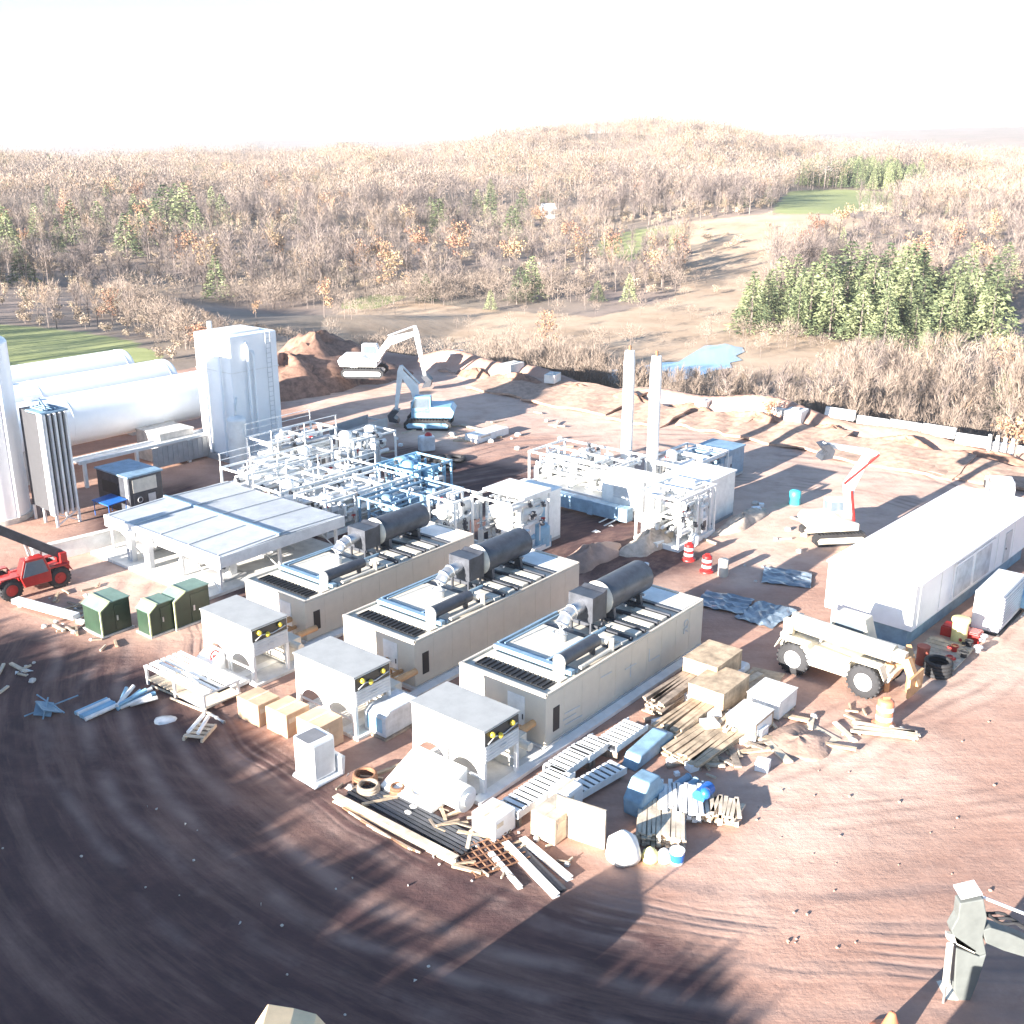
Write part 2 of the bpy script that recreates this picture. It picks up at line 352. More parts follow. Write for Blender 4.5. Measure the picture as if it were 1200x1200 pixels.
        rin.inputs[1].default_value = (r1 - r0) / 2; rin.inputs[2].default_value = (r1 - r0) / 2 - 1.2
        msk = math_('MULTIPLY', rin.outputs[0], ramp(noise(.16, 5), [(.42, (0, 0, 0)), (.58, (1, 1, 1))]))
        return math_('MULTIPLY', math_('POWER', math_('MULTIPLY', math_('ADD', sn, 1.0), .5), 2.5), msk), dark
    hs = []
    for tk in ((14, 62, 29, 43, 1.9, .75), (16, 64, 34, 38, .5, .8), (10, 58, 40, 46, .6, .3), (14, 62, 24, 28, .8, .4), (30, 20, 8, 24, 2.3, .08), (-5, 80, 40, 46, 1.1, .5), (60, 10, 38, 50, 1.4, .25)):
        f, dk = tracks(*tk); padc = mix(math_('MULTIPLY', f, dk), padc, (.26, .18, .155) if dk > .55 else (.16, .10, .085)); hs.append(f)
    cleat = N.new('ShaderNodeTexWave'); cleat.inputs['Scale'].default_value = 1.1; cleat.inputs['Distortion'].default_value = 3
    L.new(mp2.outputs[0], cleat.inputs['Vector'])
    floor = ramp(noise(.12, 12, .75), [(.3, (.15, .115, .095)), (.5, (.24, .19, .16)), (.7, (.34, .27, .22))])
    floor = mix(.4, floor, ramp(noise(.012, 8, .7), [(.35, (.15, .14, .08)), (.6, (.33, .24, .2))]))
    grassc = ramp(noise(.35, 10, .7, mp.outputs[0]), [(.3, (.21, .24, .09)), (.6, (.30, .32, .14)), (.8, (.38, .38, .2))])
    tanc = ramp(noise(.09, 12, .7), [(.3, (.30, .21, .14)), (.55, (.46, .34, .24)), (.75, (.5, .42, .3))])
    edge = lambda f: ramp(math_('ADD', f, math_('MULTIPLY', math_('SUBTRACT', noise(.25, 6, .7), .5), .9)), [(.4, (0, 0, 0)), (.6, (1, 1, 1))])
    far = mix(edge(se.outputs[2]), floor, tanc); far = mix(edge(se.outputs[1]), far, grassc)
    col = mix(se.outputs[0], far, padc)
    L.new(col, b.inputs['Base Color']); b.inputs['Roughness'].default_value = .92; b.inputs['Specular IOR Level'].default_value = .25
    bp = N.new('ShaderNodeBump'); bp.inputs['Distance'].default_value = .35; bp.inputs['Strength'].default_value = .5
    hsum = math_('ADD', math_('MULTIPLY', n_mid, .5), math_('ADD', math_('MULTIPLY', n_fine, .05), math_('ADD', math_('MULTIPLY', streak, .35), math_('MULTIPLY', math_('ADD', hs[0], hs[1]), -.14))))
    L.new(hsum, bp.inputs['Height']); L.new(bp.outputs['Normal'], b.inputs['Normal'])
    return m
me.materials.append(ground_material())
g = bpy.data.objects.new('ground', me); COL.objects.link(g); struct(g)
# pond
m, nt, b = _new('pond_water'); b.inputs['Base Color'].default_value = (.33, .47, .6, 1); b.inputs['Roughness'].default_value = .12; b.inputs['Specular IOR Level'].default_value = .5
no = nt.nodes.new('ShaderNodeTexNoise'); no.inputs['Scale'].default_value = 1.2; bp = nt.nodes.new('ShaderNodeBump'); bp.inputs['Strength'].default_value = .08
nt.links.new(no.outputs['Fac'], bp.inputs['Height']); nt.links.new(bp.outputs['Normal'], b.inputs['Normal']); M['pond_water'] = m
pp = [G(x, y, -5.9) for x, y in [(690, 440), (715, 433), (745, 431), (770, 425), (795, 424), (808, 416), (818, 410), (826, 405), (840, 404.5), (850, 402.5), (862, 406), (870, 407), (873, 412), (862, 417), (870, 422), (855, 425), (858, 431), (838, 434), (815, 442), (780, 450), (720, 450)]]
mb = MB(); mb._add(pp, [tuple(range(len(pp)))[::-1]]); o = mb.build('pond', 'pond_water'); struct(o)
POND = pp

# ---------------------------------------------------------------- trees
def leafmat(name, stops, nscale=.02, rnd=.25):
    m, nt, b = _new(name); N = nt.nodes; L = nt.links
    ge = N.new('ShaderNodeNewGeometry'); oi = N.new('ShaderNodeObjectInfo'); no = N.new('ShaderNodeTexNoise')
    no.inputs['Scale'].default_value = nscale; no.inputs['Detail'].default_value = 5; no.inputs['Roughness'].default_value = .7
    L.new(ge.outputs['Position'], no.inputs['Vector'])
    def mm(op, a, c):
        x = N.new('ShaderNodeMath'); x.operation = op
        for s, v in ((x.inputs[0], a), (x.inputs[1], c)):
            if isinstance(v, (int, float)): s.default_value = v
            else: L.new(v, s)
        return x.outputs[0]
    n2 = N.new('ShaderNodeTexNoise'); n2.inputs['Scale'].default_value = .16; n2.inputs['Detail'].default_value = 1; L.new(ge.outputs['Position'], n2.inputs['Vector'])
    f = mm('ADD', mm('ADD', mm('MULTIPLY', mm('SUBTRACT', no.outputs['Fac'], .5), 1.4), mm('MULTIPLY', mm('SUBTRACT', n2.outputs['Fac'], .5), 1.3)), mm('ADD', mm('MULTIPLY', ge.outputs['Random Per Island'], rnd), mm('MULTIPLY', oi.outputs['Random'], .35)))
    f = mm('ADD', f, .5 - rnd / 2 - .17)
    cr = N.new('ShaderNodeValToRGB'); e = cr.color_ramp.elements
    while len(e) < len(stops): e.new(.5)
    for k, (p, c) in enumerate(stops): e[k].position = p; e[k].color = (*c, 1)
    L.new(f, cr.inputs['Fac']); L.new(cr.outputs['Color'], b.inputs['Base Color']); b.inputs['Roughness'].default_value = .85
    b.inputs['Specular IOR Level'].default_value = .15
    M[name] = m; return m
leafmat('twig', [(.05, (.085, .072, .07)), (.3, (.16, .13, .125)), (.5, (.235, .19, .165)), (.68, (.31, .25, .205)), (.82, (.30, .19, .12)), (.97, (.19, .19, .13))])
leafmat('needle', [(.2, (.06, .08, .045)), (.5, (.15, .175, .09)), (.8, (.26, .28, .15))], .05, .5)
leafmat('autumn_leaf', [(.2, (.26, .13, .09)), (.5, (.35, .21, .13)), (.8, (.42, .31, .18))], .05, .4)
leafmat('scrub_leaf', [(.2, (.23, .18, .13)), (.5, (.34, .26, .2)), (.8, (.44, .36, .26))], .05, .4)

def tris_prism(p, q, r0, r1, out):
    p, q = np.array(p), np.array(q); d = q - p; d = d / np.linalg.norm(d)
    up = np.array([0, 0, 1.]) if abs(d[2]) < .9 else np.array([1., 0, 0]); x = np.cross(d, up); x /= np.linalg.norm(x); y = np.cross(x, d)
    P = [p + r0 * (x * math.cos(t) + y * math.sin(t)) for t in (0, 2.09, 4.19)]; Qq = [q + r1 * (x * math.cos(t) + y * math.sin(t)) for t in (0, 2.09, 4.19)]
    for i in range(3):
        j = (i + 1) % 3; out += [(P[i], Qq[i], Qq[j]), (P[i], Qq[j], P[j])]
def sliver(p, d, l, w, out, g):
    d = d / np.linalg.norm(d); s = np.cross(d, g.normal(size=3)); s = s / np.linalg.norm(s) * w / 2
    out.append((p - s, p + s, p + d * l))
def bare(seed, limbs=15, tw=13, wt=.007):
    g = np.random.default_rng(seed); tr, cr = [], []
    lean = g.normal(size=2) * .02
    tris_prism((0, 0, -.03), (lean[0], lean[1], .5), .014, .009, tr); tris_prism((lean[0], lean[1], .5), (lean[0] * 1.5, lean[1] * 1.5, .95), .009, .002, tr)
    for i in range(limbs):
        h = .22 + .68 * (i + g.random() * .8) / limbs; a = g.random() * 6.28; el = R(48 + 27 * g.random()); l = (.30 - .2 * (h - .2)) * (.7 + .5 * g.random())
        d = np.array([math.cos(a) * math.cos(el), math.sin(a) * math.cos(el), math.sin(el)]); p = np.array([lean[0] * h, lean[1] * h, h]); q = p + d * l
        tris_prism(p, q, .006, .002, cr)
        for k in range(tw):
            t = .2 + .8 * g.random(); dd = d + g.normal(size=3) * .5 + np.array([0, 0, .35])
            sliver(p + d * l * t, dd, .07 + .09 * g.random(), wt, cr, g)
    return np.array(tr), np.array(cr)
def fuzzy(seed, n=110, w_=.014, sq=.3, l0=.06):
    g = np.random.default_rng(seed); tr, cr = [], []
    tris_prism((0, 0, -.03), (0, 0, .8), .014, .004, tr)
    for i in range(n):
        d = g.normal(size=3); d /= np.linalg.norm(d); r = g.random() ** .45
        p = np.array([d[0] * sq * r, d[1] * sq * r, .62 + d[2] * .36 * r]); dd = np.array([p[0], p[1], (p[2] - .25) * .8]) / .5 + g.normal(size=3) * .35
        sliver(p, dd, l0 * (.8 + g.random()), w_, cr, g)
    return np.array(tr), np.array(cr)
def conifer(seed, n=420, ls=.075):
    g = np.random.default_rng(seed); tr, cr = [], []
    tris_prism((0, 0, -.03), (0, 0, .95), .016, .003, tr)
    tiers = 15
    for i in range(tiers):
        h = .1 + .86 * i / (tiers - 1); rad = (.27 * (1 - h) ** .75 + .015) * (.8 + .35 * g.random()); k = max(4, int(n / tiers * (1.7 - 1.5 * h)))
        for j in range(k):
            a = g.random() * 6.28; rr = rad * (.25 + .85 * math.sqrt(g.random())); p = np.array([math.cos(a) * rr, math.sin(a) * rr, h + .05 * (rad - rr) / .3 - .02 + g.normal() * .012])
            d = np.array([math.cos(a), math.sin(a), -.25 + g.normal() * .25]) + g.normal(size=3) * .35
            sliver(p - d * .02, d, ls * (.7 + .6 * g.random()), ls * .62, cr, g)
    return np.array(tr), np.array(cr)
def leafy(seed, n=380, ls=.05, squat=1.0):
    g = np.random.default_rng(seed); tr, cr = [], []
    tris_prism((0, 0, -.03), (0, 0, .6), .02, .008, tr)
    for i in range(5):
        a = g.random() * 6.28; tris_prism((0, 0, .2 + .1 * i), (math.cos(a) * .2 * squat, math.sin(a) * .2 * squat, .5 + .1 * i), .008, .003, tr)
    blobs = [(g.normal() * .12 * squat, g.normal() * .12 * squat, .35 + .5 * g.random(), .12 + .1 * g.random()) for _ in range(9)]
    for i in range(n):
        bx, by, bz, br = blobs[g.integers(9)]; d = g.normal(size=3); d /= np.linalg.norm(d); p = np.array([bx, by, bz]) + d * br * g.random() ** .4 * np.array([squat, squat, 1])
        sliver(p, g.normal(size=3), ls * (.7 + .6 * g.random()), ls * .8, cr, g)
    return np.array(tr), np.array(cr)
def tri_obj(name, tris, mat_, parent=None):
    me = np_mesh(name, tris.reshape(-1, 3), np.arange(len(tris) * 3).reshape(-1, 3), [M[mat_]])
    o = bpy.data.objects.new(name, me); COL.objects.link(o); o.parent = parent; return o
def tri_pair(name, tr, cr, m2):
    V = np.concatenate([tr, cr]).reshape(-1, 3)
    return np_mesh(name, V, np.arange(len(V)).reshape(-1, 3), [M['bark'], M[m2]], np.r_[np.zeros(len(tr)), np.ones(len(cr))])
CLEAR = sum([FIELDS[k] for k in ('grass', 'pale', 'tan')], []) and (FIELDS['grass'] + FIELDS['pale'] + FIELDS['tan'] + [POND])
CONIF = [polyT([(875, 392), (930, 398), (1010, 412), (1120, 420), (1185, 400), (1150, 352), (1060, 345), (960, 350), (880, 362)]),
         polyT([(935, 219), (1082, 232), (1078, 214), (1000, 206), (940, 208)])]
def free(x, y):
    c = np.zeros(np.shape(x), bool)
    for P in CLEAR + CONIF: c |= inpoly(x, y, P)
    return ~c
def scatter(n, a0, a1, d0, d1):
    az = a0 + (a1 - a0) * rng.random(n); d = np.sqrt(d0 ** 2 + (d1 ** 2 - d0 ** 2) * rng.random(n)); return d * np.sin(az), d * np.cos(az)
def on_site(x, y, mrg=0):
    a = x * AV[0] + y * AV[1]; b = x * BV[0] + y * BV[1]
    return (a < 105 + mrg) & (b < 118)
def forest(name, tmpls, x, y, h, label, cat, m2, wid=(.9, 1.4)):
    z = H(x, y); Vs, Ms = [], []
    k = rng.integers(len(tmpls), size=len(x)); rot = rng.random(len(x)) * 6.283; wd = wid[0] + (wid[1] - wid[0]) * rng.random(len(x))
    for t, (tr, cr) in enumerate(tmpls):
        P = np.concatenate([tr, cr]).reshape(-1, 3); idx = np.where(k == t)[0]
        c, s = np.cos(rot[idx])[:, None], np.sin(rot[idx])[:, None]; hh = h[idx][:, None]; w_ = wd[idx][:, None] * hh
        vx = (P[None, :, 0] * c - P[None, :, 1] * s) * w_ + x[idx][:, None]; vy = (P[None, :, 0] * s + P[None, :, 1] * c) * w_ + y[idx][:, None]
        vz = P[None, :, 2] * hh + z[idx][:, None]
        Vs.append(np.stack([vx, vy, vz], -1).reshape(-1, 3)); Ms.append(np.tile(np.r_[np.zeros(len(tr)), np.ones(len(cr))], len(idx)))
    V = np.concatenate(Vs); me = np_mesh(name, V, np.arange(len(V)).reshape(-1, 3), [M['bark'], M[m2]], np.concatenate(Ms))
    o = bpy.data.objects.new(name, me); COL.objects.link(o); return tag(o, label, cat, None, 'stuff')
near_t = [bare(i, 18, 17, .0055) for i in range(3)] + [fuzzy(300 + i, 330, .0065, .27, .09) for i in range(2)]; far_t = [fuzzy(20 + i, 140, .0115, .26 + .05 * (i % 3)) for i in range(6)]
con_t = [conifer(40 + i, 1100, .045) for i in range(4)]; leaf_t = [leafy(60 + i) for i in range(4)]; scrub_t = [leafy(80 + i, 220, .09, 1.5) for i in range(4)]
# the wood as one mass, bare of leaves
x, y = scatter(26000, R(-34), R(36), 118, 980)
cl = .5 + .5 * np.sin(x / 31 + 1.3 * np.sin(y / 47)) * np.sin(y / 38 + 1.1 * np.sin(x / 29))
k = free(x, y) & ~on_site(x, y, 4) & (rng.random(len(x)) < .45 + .75 * cl); x, y = x[k], y[k]
d = np.hypot(x, y)
order = np.argsort(d); x, y, d = x[order], y[order], d[order]
IND = 300
h = 6.5 + 5.5 * rng.random(len(x)) + 2.5 * sstep(250, 500, d)
h *= .8 + .35 * np.sin(x / 17 + 2 * np.sin(y / 23)) * np.sin(y / 19)
def sight(x, y, h, dmax=240):                   # low brush in front of the meadow and the pond, tall trees only at the ends
    z = H(x, y); yc = y * CT - (z + h - CAM_H) * ST; zc = y * ST + (z + h - CAM_H) * CT; pxx = 600 + F_PX * x / yc
    lim = np.interp(pxx, [150, 260, 400, 650, 700, 760, 900, 960, 1000, 1100, 1200], [330, 372, 392, 398, 412, 432, 432, 415, 398, 388, 392])
    u = (600 - lim) / F_PX; top = CAM_H + (-ST + u * CT) / (CT + u * ST) * y; return np.where(np.hypot(x, y) < dmax, np.minimum(h, top - z), h)
h = sight(x, y, h); k = h > 1.2; x, y, d, h = x[k], y[k], d[k], h[k]
nearm = d < 400
forest('bare_woodland', near_t, x[IND:][nearm[IND:]], y[IND:][nearm[IND:]], h[IND:][nearm[IND:]], 'leafless grey brown woodland filling the valley behind the pond', 'woodland', 'twig')
forest('distant_woodland', far_t, x[~nearm], y[~nearm], h[~nearm] * 1.1, 'distant pinkish bare woodland covering the hills up to the skyline', 'woodland', 'twig')
# individual bare trees nearest the yard
protos = []
for i, (tr, cr) in enumerate(near_t):
    e = thing('bare_tree', 'slender leafless grey tree growing beyond the far edge of the yard', 'tree', (0, 0, 0), 0, 'leafless trees just beyond the yard')
    tri_obj('trunk', tr, 'bark', e); tri_obj('crown', cr, 'twig', e); protos.append(e)
simple = [tri_pair('bare_tree', tr, cr, 'twig') for tr, cr in near_t]
used = set()
BT = [bare_i for bare_i in range(IND)]
for i in BT:
    v = i % 5; loc = (x[i], y[i], hz(x[i], y[i])); hh = h[i]; w_ = hh * (.9 + .5 * random.random())
    if i < 110:
        o = protos[v] if v not in used else copy_tree(protos[v]); used.add(v)
        o['label'] = 'slender leafless grey tree growing beyond the far edge of the yard'
    else:
        o = bpy.data.objects.new('bare_tree', simple[v]); COL.objects.link(o)
        tag(o, 'small bare tree standing in the valley wood behind the first row of trees', 'tree', 'leafless trees further down the valley')
    o.location = loc; o.scale = (w_, w_, hh); o.rotation_euler = (0, 0, random.random() * 6.28)
# low scrub
x, y = scatter(3400, R(-34), R(36), 118, 420)
k = ~on_site(x, y, 3) & ~inpoly(x, y, POND)
for P in FIELDS['grass'] + FIELDS['pale']: k &= ~inpoly(x, y, P)
tanm = np.zeros(len(x), bool)
for P in FIELDS['tan']: tanm |= inpoly(x, y, P)
k &= ~tanm | (rng.random(len(x)) < .12)
x, y = x[k], y[k]; hs_ = sight(x, y, 1.2 + 2.2 * rng.random(len(x)) ** 2); k = hs_ > .5; x, y, hs_ = x[k], y[k], hs_[k]
forest('scrub', scrub_t, x, y, hs_, 'low tan scrub and brambles between the bare trees', 'scrub', 'scrub_leaf')
x, y = scatter(1400, R(-20), R(4), 150, 250); k = ~on_site(x, y, 3)
for P in FIELDS['grass'] + FIELDS['pale']: k &= ~inpoly(x, y, P)
k &= rng.random(len(x)) < .45 + .5 * np.sin(x / 9) * np.sin(y / 13 + x / 17)
x, y = x[k], y[k]; hm = sight(x, y, 2.0 + 3.5 * rng.random(len(x)), 225); k = hm > .6
forest('meadow_thicket', [fuzzy(120 + i, 260, .011, .42, .1) for i in range(3)], x[k], y[k], hm[k], 'pale tan thickets on the meadow edge above the white tower', 'thicket', 'brush_twig', (.9, 1.6))
x, y = scatter(900, R(-10), R(17), 158, 262); k = ~inpoly(x, y, POND) & ~inpoly(x, y, CONIF[0]) & (rng.random(len(x)) < .12 + .6 * np.clip(np.sin(x / 11 + 1) * np.sin(y / 12 + x / 21), 0, 1))
x, y = x[k], y[k]
forest('pond_thicket', [fuzzy(130 + i, 240, .012, .36, .1) for i in range(3)], x, y, 1.6 + 3.2 * rng.random(len(x)), 'loose clumps of bare shrubs on the tan meadow round the pond', 'thicket', 'brush_twig', (.8, 1.4))
# strip of taller brush right behind the yard edge
bq = np.r_[rng.random(1100) * 130 - 35]; aq = 107 + rng.random(1100) ** 1.3 * 45
x = aq * AV[0] + bq * BV[0]; y = aq * AV[1] + bq * BV[1]; hb = sight(x, y, (5.0 + 6 * rng.random(len(x)) ** 1.5) * (.75 + .4 * np.sin(x / 4.3 + 2 * np.sin(y / 7)) * np.sin(y / 5.1 + x / 9))); k = ~inpoly(x, y, POND) & (hb > .8)
forest('brush_strip', [bare(100 + i, 20, 26, .0055) for i in range(3)] + [fuzzy(110 + i, 420, .0055, .3, .1) for i in range(2)], x[k], y[k], hb[k], 'dense bare tan brush right behind the berm of the yard', 'brush', 'brush_twig', (.7, 1.2))

def tree_simple(kind, tmpl, m2, pts, hr, label, group, cat='tree', wr=(.9, 1.2), parts=0):
    ms = [tri_pair(kind, tr, cr, m2) for tr, cr in tmpl]; pr = {}
    for i, p in enumerate(pts):
        hh = hr[0] + (hr[1] - hr[0]) * random.random() if len(p) < 3 else p[2]; v = i % len(tmpl); w_ = hh * (wr[0] + (wr[1] - wr[0]) * random.random())
        if i < parts:
            if v in pr: o = copy_tree(pr[v])
            else:
                o = thing(kind, '', cat, (0, 0, 0)); tri_obj('trunk', tmpl[v][0], 'bark', o); tri_obj('crown', tmpl[v][1], m2, o); pr[v] = o
        else: o = bpy.data.objects.new(kind, ms[v]); COL.objects.link(o)
        o.location = (p[0], p[1], hz(p[0], p[1])); o.scale = (w_, w_, hh); o.rotation_euler = (0, 0, random.random() * 6.28)
        tag(o, label if isinstance(label, str) else label[i], cat, group)
def in_poly_pts(P, n, gap):
    xs = [p[0] for p in P]; ys = [p[1] for p in P]; out = []
    for _ in range(n * 40):
        q = (random.uniform(min(xs), max(xs)), random.uniform(min(ys), max(ys)))
        if inpoly(np.array(q[0]), np.array(q[1]), P) and all((q[0] - r[0]) ** 2 + (q[1] - r[1]) ** 2 > gap ** 2 for r in out): out.append(q)
        if len(out) >= n: break
    return out
def TP(px, py, hpx):                              # tree foot seen at px,py and how tall it looks
    p = T(px, py); return (p.x, p.y, hpx * p.length_squared ** .5 / F_PX * 1.02)
pts = sorted(in_poly_pts(CONIF[0], 62, 3.6), key=lambda q: q[0] ** 2 + q[1] ** 2)
tree_simple('pine_tree', con_t, 'needle', pts, (6.5, 13), 'sunlit green pine in the big grove right of the pond', 'pines of the grove right of the pond', parts=30, wr=(.9, 1.8))
pts = in_poly_pts(CONIF[1], 110, 4)
tree_simple('spruce_tree', con_t, 'needle', pts, (8, 12), 'small spruce in the plantation behind the far green field', 'spruces behind the far field')
lone = [(255, 352, 50, 'lone conical spruce in the scrub above the white tower'), (623, 352, 50, 'tall pale spruce beside the pond meadow, left of centre'),
        (612, 268, 44, 'spruce standing in front of the small white house on the hillside'), (737, 356, 34, 'short narrow spruce at the right end of the pond meadow'),
        (12, 305, 55, 'dark spruce at the left edge of the valley'), (208, 262, 42, 'broad dark green pine in the left wood'), (70, 300, 38, 'round green cedar in front of the dark hollow at left'),
        (97, 262, 26, 'small cedar on the upper left slope'), (575, 240, 28, 'dark spruce left of the hillside house'), (520, 252, 20, 'low green spruce in the middle wood'), (540, 252, 18, 'squat dark spruce next to the low green one in the middle wood'),
        (182, 262, 30, 'green pine just left of the broad dark one'), (945, 218, 20, 'dark spruce left of the white barn'), (986, 300, 30, 'pale green spruce rising above the pine grove')]
tree_simple('spruce_tree', con_t, 'needle', [TP(*q[:3]) for q in lone], None, [q[3] for q in lone], None, parts=14, wr=(.9, 1.3))
EV = [(5, 290, 30), (28, 330, 26), (45, 280, 24), (60, 250, 18), (88, 285, 30), (118, 275, 22), (128, 250, 18), (150, 300, 30), (160, 262, 20), (172, 285, 24), (197, 275, 36), (220, 270, 34), (232, 285, 28), (250, 250, 18), (262, 262, 20), (105, 235, 12), (140, 225, 10),
      (60, 200, 8), (75, 199, 8), (90, 200, 7), (180, 215, 8), (330, 225, 12), (350, 260, 14), (420, 235, 12), (505, 262, 18), (515, 275, 26), (560, 250, 16), (575, 262, 26), (600, 280, 24), (640, 235, 10), (610, 350, 24), (500, 350, 18), (575, 360, 12), (700, 350, 12), (870, 240, 12), (900, 236, 10), (1115, 250, 12), (1135, 330, 26), (1175, 335, 30), (1170, 500, 40)]
tree_simple('spruce_tree', con_t, 'needle', [TP(q[0], q[1] + 4, q[2] * 1.35 + 8) for q in EV], None, 'dark evergreen scattered among the leafless trees of the valley', 'scattered evergreens', wr=(1.0, 1.6))
aut = [(380, 372, 45, 'rust red leafy tree at the meadow edge right of the tower'), (300, 372, 20, 'low rusty bush above the white tower'), (132, 380, 40, 'orange brown tree behind the green field'), (233, 412, 40, 'golden bush just left of the white tower'),
       (325, 268, 24, 'small red tree in the left middle wood'), (530, 300, 40, 'red leafed tree among the grey trunks in the middle'), (640, 418, 56, 'golden tree on the near side of the meadow'), (1188, 545, 70, 'orange bush at the right edge behind the posts'),
       (1175, 440, 45, 'big rust coloured tree at the right edge'), (30, 298, 28, 'small red brown tree at the left edge'), (460, 345, 50, 'brown leafed tree at the left end of the meadow'), (900, 500, 40, 'tan leafed bush behind the concrete blocks'),
       (1150, 205, 16, 'orange tree on the right horizon'), (220, 230, 16, 'yellow brown tree in the upper left wood')]
AU2 = [(random.uniform(0, 1190), random.uniform(200, 335)) for _ in range(70)]
AU2 = [TP(px_, py_, 16 + (py_ - 190) * .22) for px_, py_ in AU2]; AU2 = [q for q in AU2 if free(np.array(q[0]), np.array(q[1]))]
tree_simple('autumn_tree', leaf_t, 'autumn_leaf', AU2, None, 'rust or gold leaved tree scattered through the leafless valley wood', 'scattered autumn trees', wr=(.8, 1.2))
tree_simple('autumn_tree', leaf_t, 'autumn_leaf', [TP(*q[:3]) for q in aut], None, [q[3] for q in aut], None, parts=14, wr=(.8, 1.2))
# ================================================================ the plant
# ---- three generator modules
def make_module():
    t = thing('generator_module', '', 'generator', (0, 0, 0), AZ, 'row of generator modules')
    L_, W_, H_ = 14.0, 5.2, 2.72
    b = MB(); b.box(0, 0, .22, L_, W_, H_ - .02); body = b.build('enclosure', 'module_paint', t, .03)
    b = MB(); b.box(-.02, .02, H_, .12, W_ - .02, H_ + .12); b.box(L_ - .12, .02, H_, L_ + .02, W_ - .02, H_ + .12)
    b.box(.12, .0, H_, L_ - .12, .12, H_ + .1); b.box(.12, W_ - .12, H_, L_ - .12, W_, H_ + .1); b.build('roof_rim', 'module_paint', t)
    b = MB()
    b.box(.02, -.012, .3, L_ - .02, 0.0, .36)
    for k in range(1, 10): b.box(k * 1.4 - .02, -.012, .36, k * 1.4 + .02, 0.0, H_ - .1)
    b.build('side_seam', 'module_paint', body)
    b = MB(); b.box(.55, .5, H_ - .01, 1.35, W_ - .5, H_ + .05)
    for k in range(14): b.obox((.95, .7 + k * .3, H_ + .07), (.8, .03, .1), 0, 0, .5)
    b.build('roof_grille', 'black_panel', t)
    b = MB(); b.box(1.5, .35, H_ + .0, 2.1, W_ - .35, H_ + .06); b.box(2.9, 2.0, H_, 5.9, W_ - .5, H_ + .14); b.build('roof_panel', 'cream_paint', t)
    b = MB()
    b.bar((2.45, .3, H_ + .16), (2.45, W_ - .2, H_ + .16), .3, .22); b.bar((2.8, .3, H_ + .1), (2.8, W_ - .2, H_ + .1), .1, .16)
    for y in (1.9, W_ - .25): b.bar((2.6, y, H_ + .2), (7.4, y, H_ + .2), .13, .18)
    b.bar((2.7, W_ - .6, H_ + .3), (7.0, W_ - .9, H_ + .5), .07)
    b.build('roof_frame', 'steel_blue', t)
    # intake drum
    b = MB(); b.tube((2.3, .95, H_ + .62), (5.2, .95, H_ + .62), .33, n=18); b.bar((2.6, .95, H_), (2.6, .95, H_ + .4), .3, .1); b.bar((4.9, .95, H_), (4.9, .95, H_ + .4), .3, .1)
    dr = b.build('intake_drum', 'dark_steel', t)
    b = MB(); b.tube((2.22, .95, H_ + .62), (2.3, .95, H_ + .62), .35, n=18); b.obox((2.25, .95, H_ + .3), (.08, .66, .6)); b.build('end_plate', 'cream_paint', dr)
    b = MB(); b.tube((5.2, .95, H_ + .62), (5.6, .6, H_ + .5), .16); b.tube((5.6, .3, H_ + .1), (5.6, .3, H_ + .75), .13); b.path([(3.0, .3, H_ + .2), (5.5, .3, H_ + .22), (6.3, .3, H_ + .2)], .1)
    b.build('intake_pipe', 'cream_paint', t)
    # flexible elbow up to the exhaust
    pts = [(4.9, 2.9, H_ + .05), (4.9, 2.9, H_ + .55), (5.05, 2.9, H_ + .95), (5.4, 2.9, H_ + 1.25), (5.85, 2.9, H_ + 1.38), (6.6, 2.9, H_ + 1.4)]
    b = MB(); b.path(pts, .34, 14)
    for i in range(len(pts) - 2): b.torus(pts[i + 1], .35, .05, Vector(pts[i + 2]) - Vector(pts[i]), 16, 6)
    b.build('exhaust_elbow', 'silver', t)
    b = MB(); b.box(6.6, 2.15, H_ + .65, 7.5, 3.65, H_ + 2.0); b.prism([(7.5, H_ + .7), (7.9, H_ + .5), (7.9, H_ + 2.1), (7.5, H_ + 1.95)], 2.2, 3.6, 'y')
    for p in ((6.7, 2.3), (7.7, 2.3), (6.7, 3.5), (7.7, 3.5)): b.bar((p[0], p[1], H_), (p[0], p[1], H_ + .8), .1)
    b.build('converter_box', 'dark_steel', t)
    b = MB(); cz = H_ + 1.35
    b.tube((8.15, 2.9, cz), (12.1, 2.9, cz), .86, n=28); b.dome((12.1, 2.9, cz), .86, .2, (1, 0, 0))
    si = b.build('silencer', 'dark_steel', t)
    b = MB(); b.lathe([(.35, 0), (.62, .03), (.89, .28), (.91, .3), (.86, .32)], (7.88, 2.9, cz), (1, 0, 0), 28); b.build('silencer_collar', 'cream_paint', si)
    for x in (9.4, 10.3, 11.2): b = MB(); b.tube((x, 2.4, cz - .6), (x, 2.0, cz - .62), .07, n=8); b.build('drain_stub', 'galvanised', si)
    for x in (8.8, 11.3): b = MB(); b.prism([(2.2, H_), (3.6, H_), (3.5, cz - .6), (2.3, cz - .6)], x - .1, x + .1, 'x'); b.build('silencer_saddle', 'dark_steel', t)
    b = MB(); b.tube((12.3, 2.9, cz), (12.6, 2.9, cz + .05), .2, n=12); b.tube((12.6, 2.9, cz + .0), (12.6, 2.9, cz + .55), .2, n=12); b.build('tail_pipe', 'galvanised', si)
    for x in (6.6, 7.8, 9.0, 10.2):
        b = MB(); b.box(x, .3, H_ + .0, x + .5, 2.2, H_ + .16); b.build('roof_hatch', 'cream_paint', t)
    b = MB(); b.box(5.9, .15, H_, 6.4, W_ - .2, H_ + .07); b.box(11.8, .2, H_ + .0, 12.0, W_ - .2, H_ + .1)
    for x in (7.3, 8.5, 9.7, 10.9): b.box(x, .25, H_ + .0, x + .14, 4.6, H_ + .2)
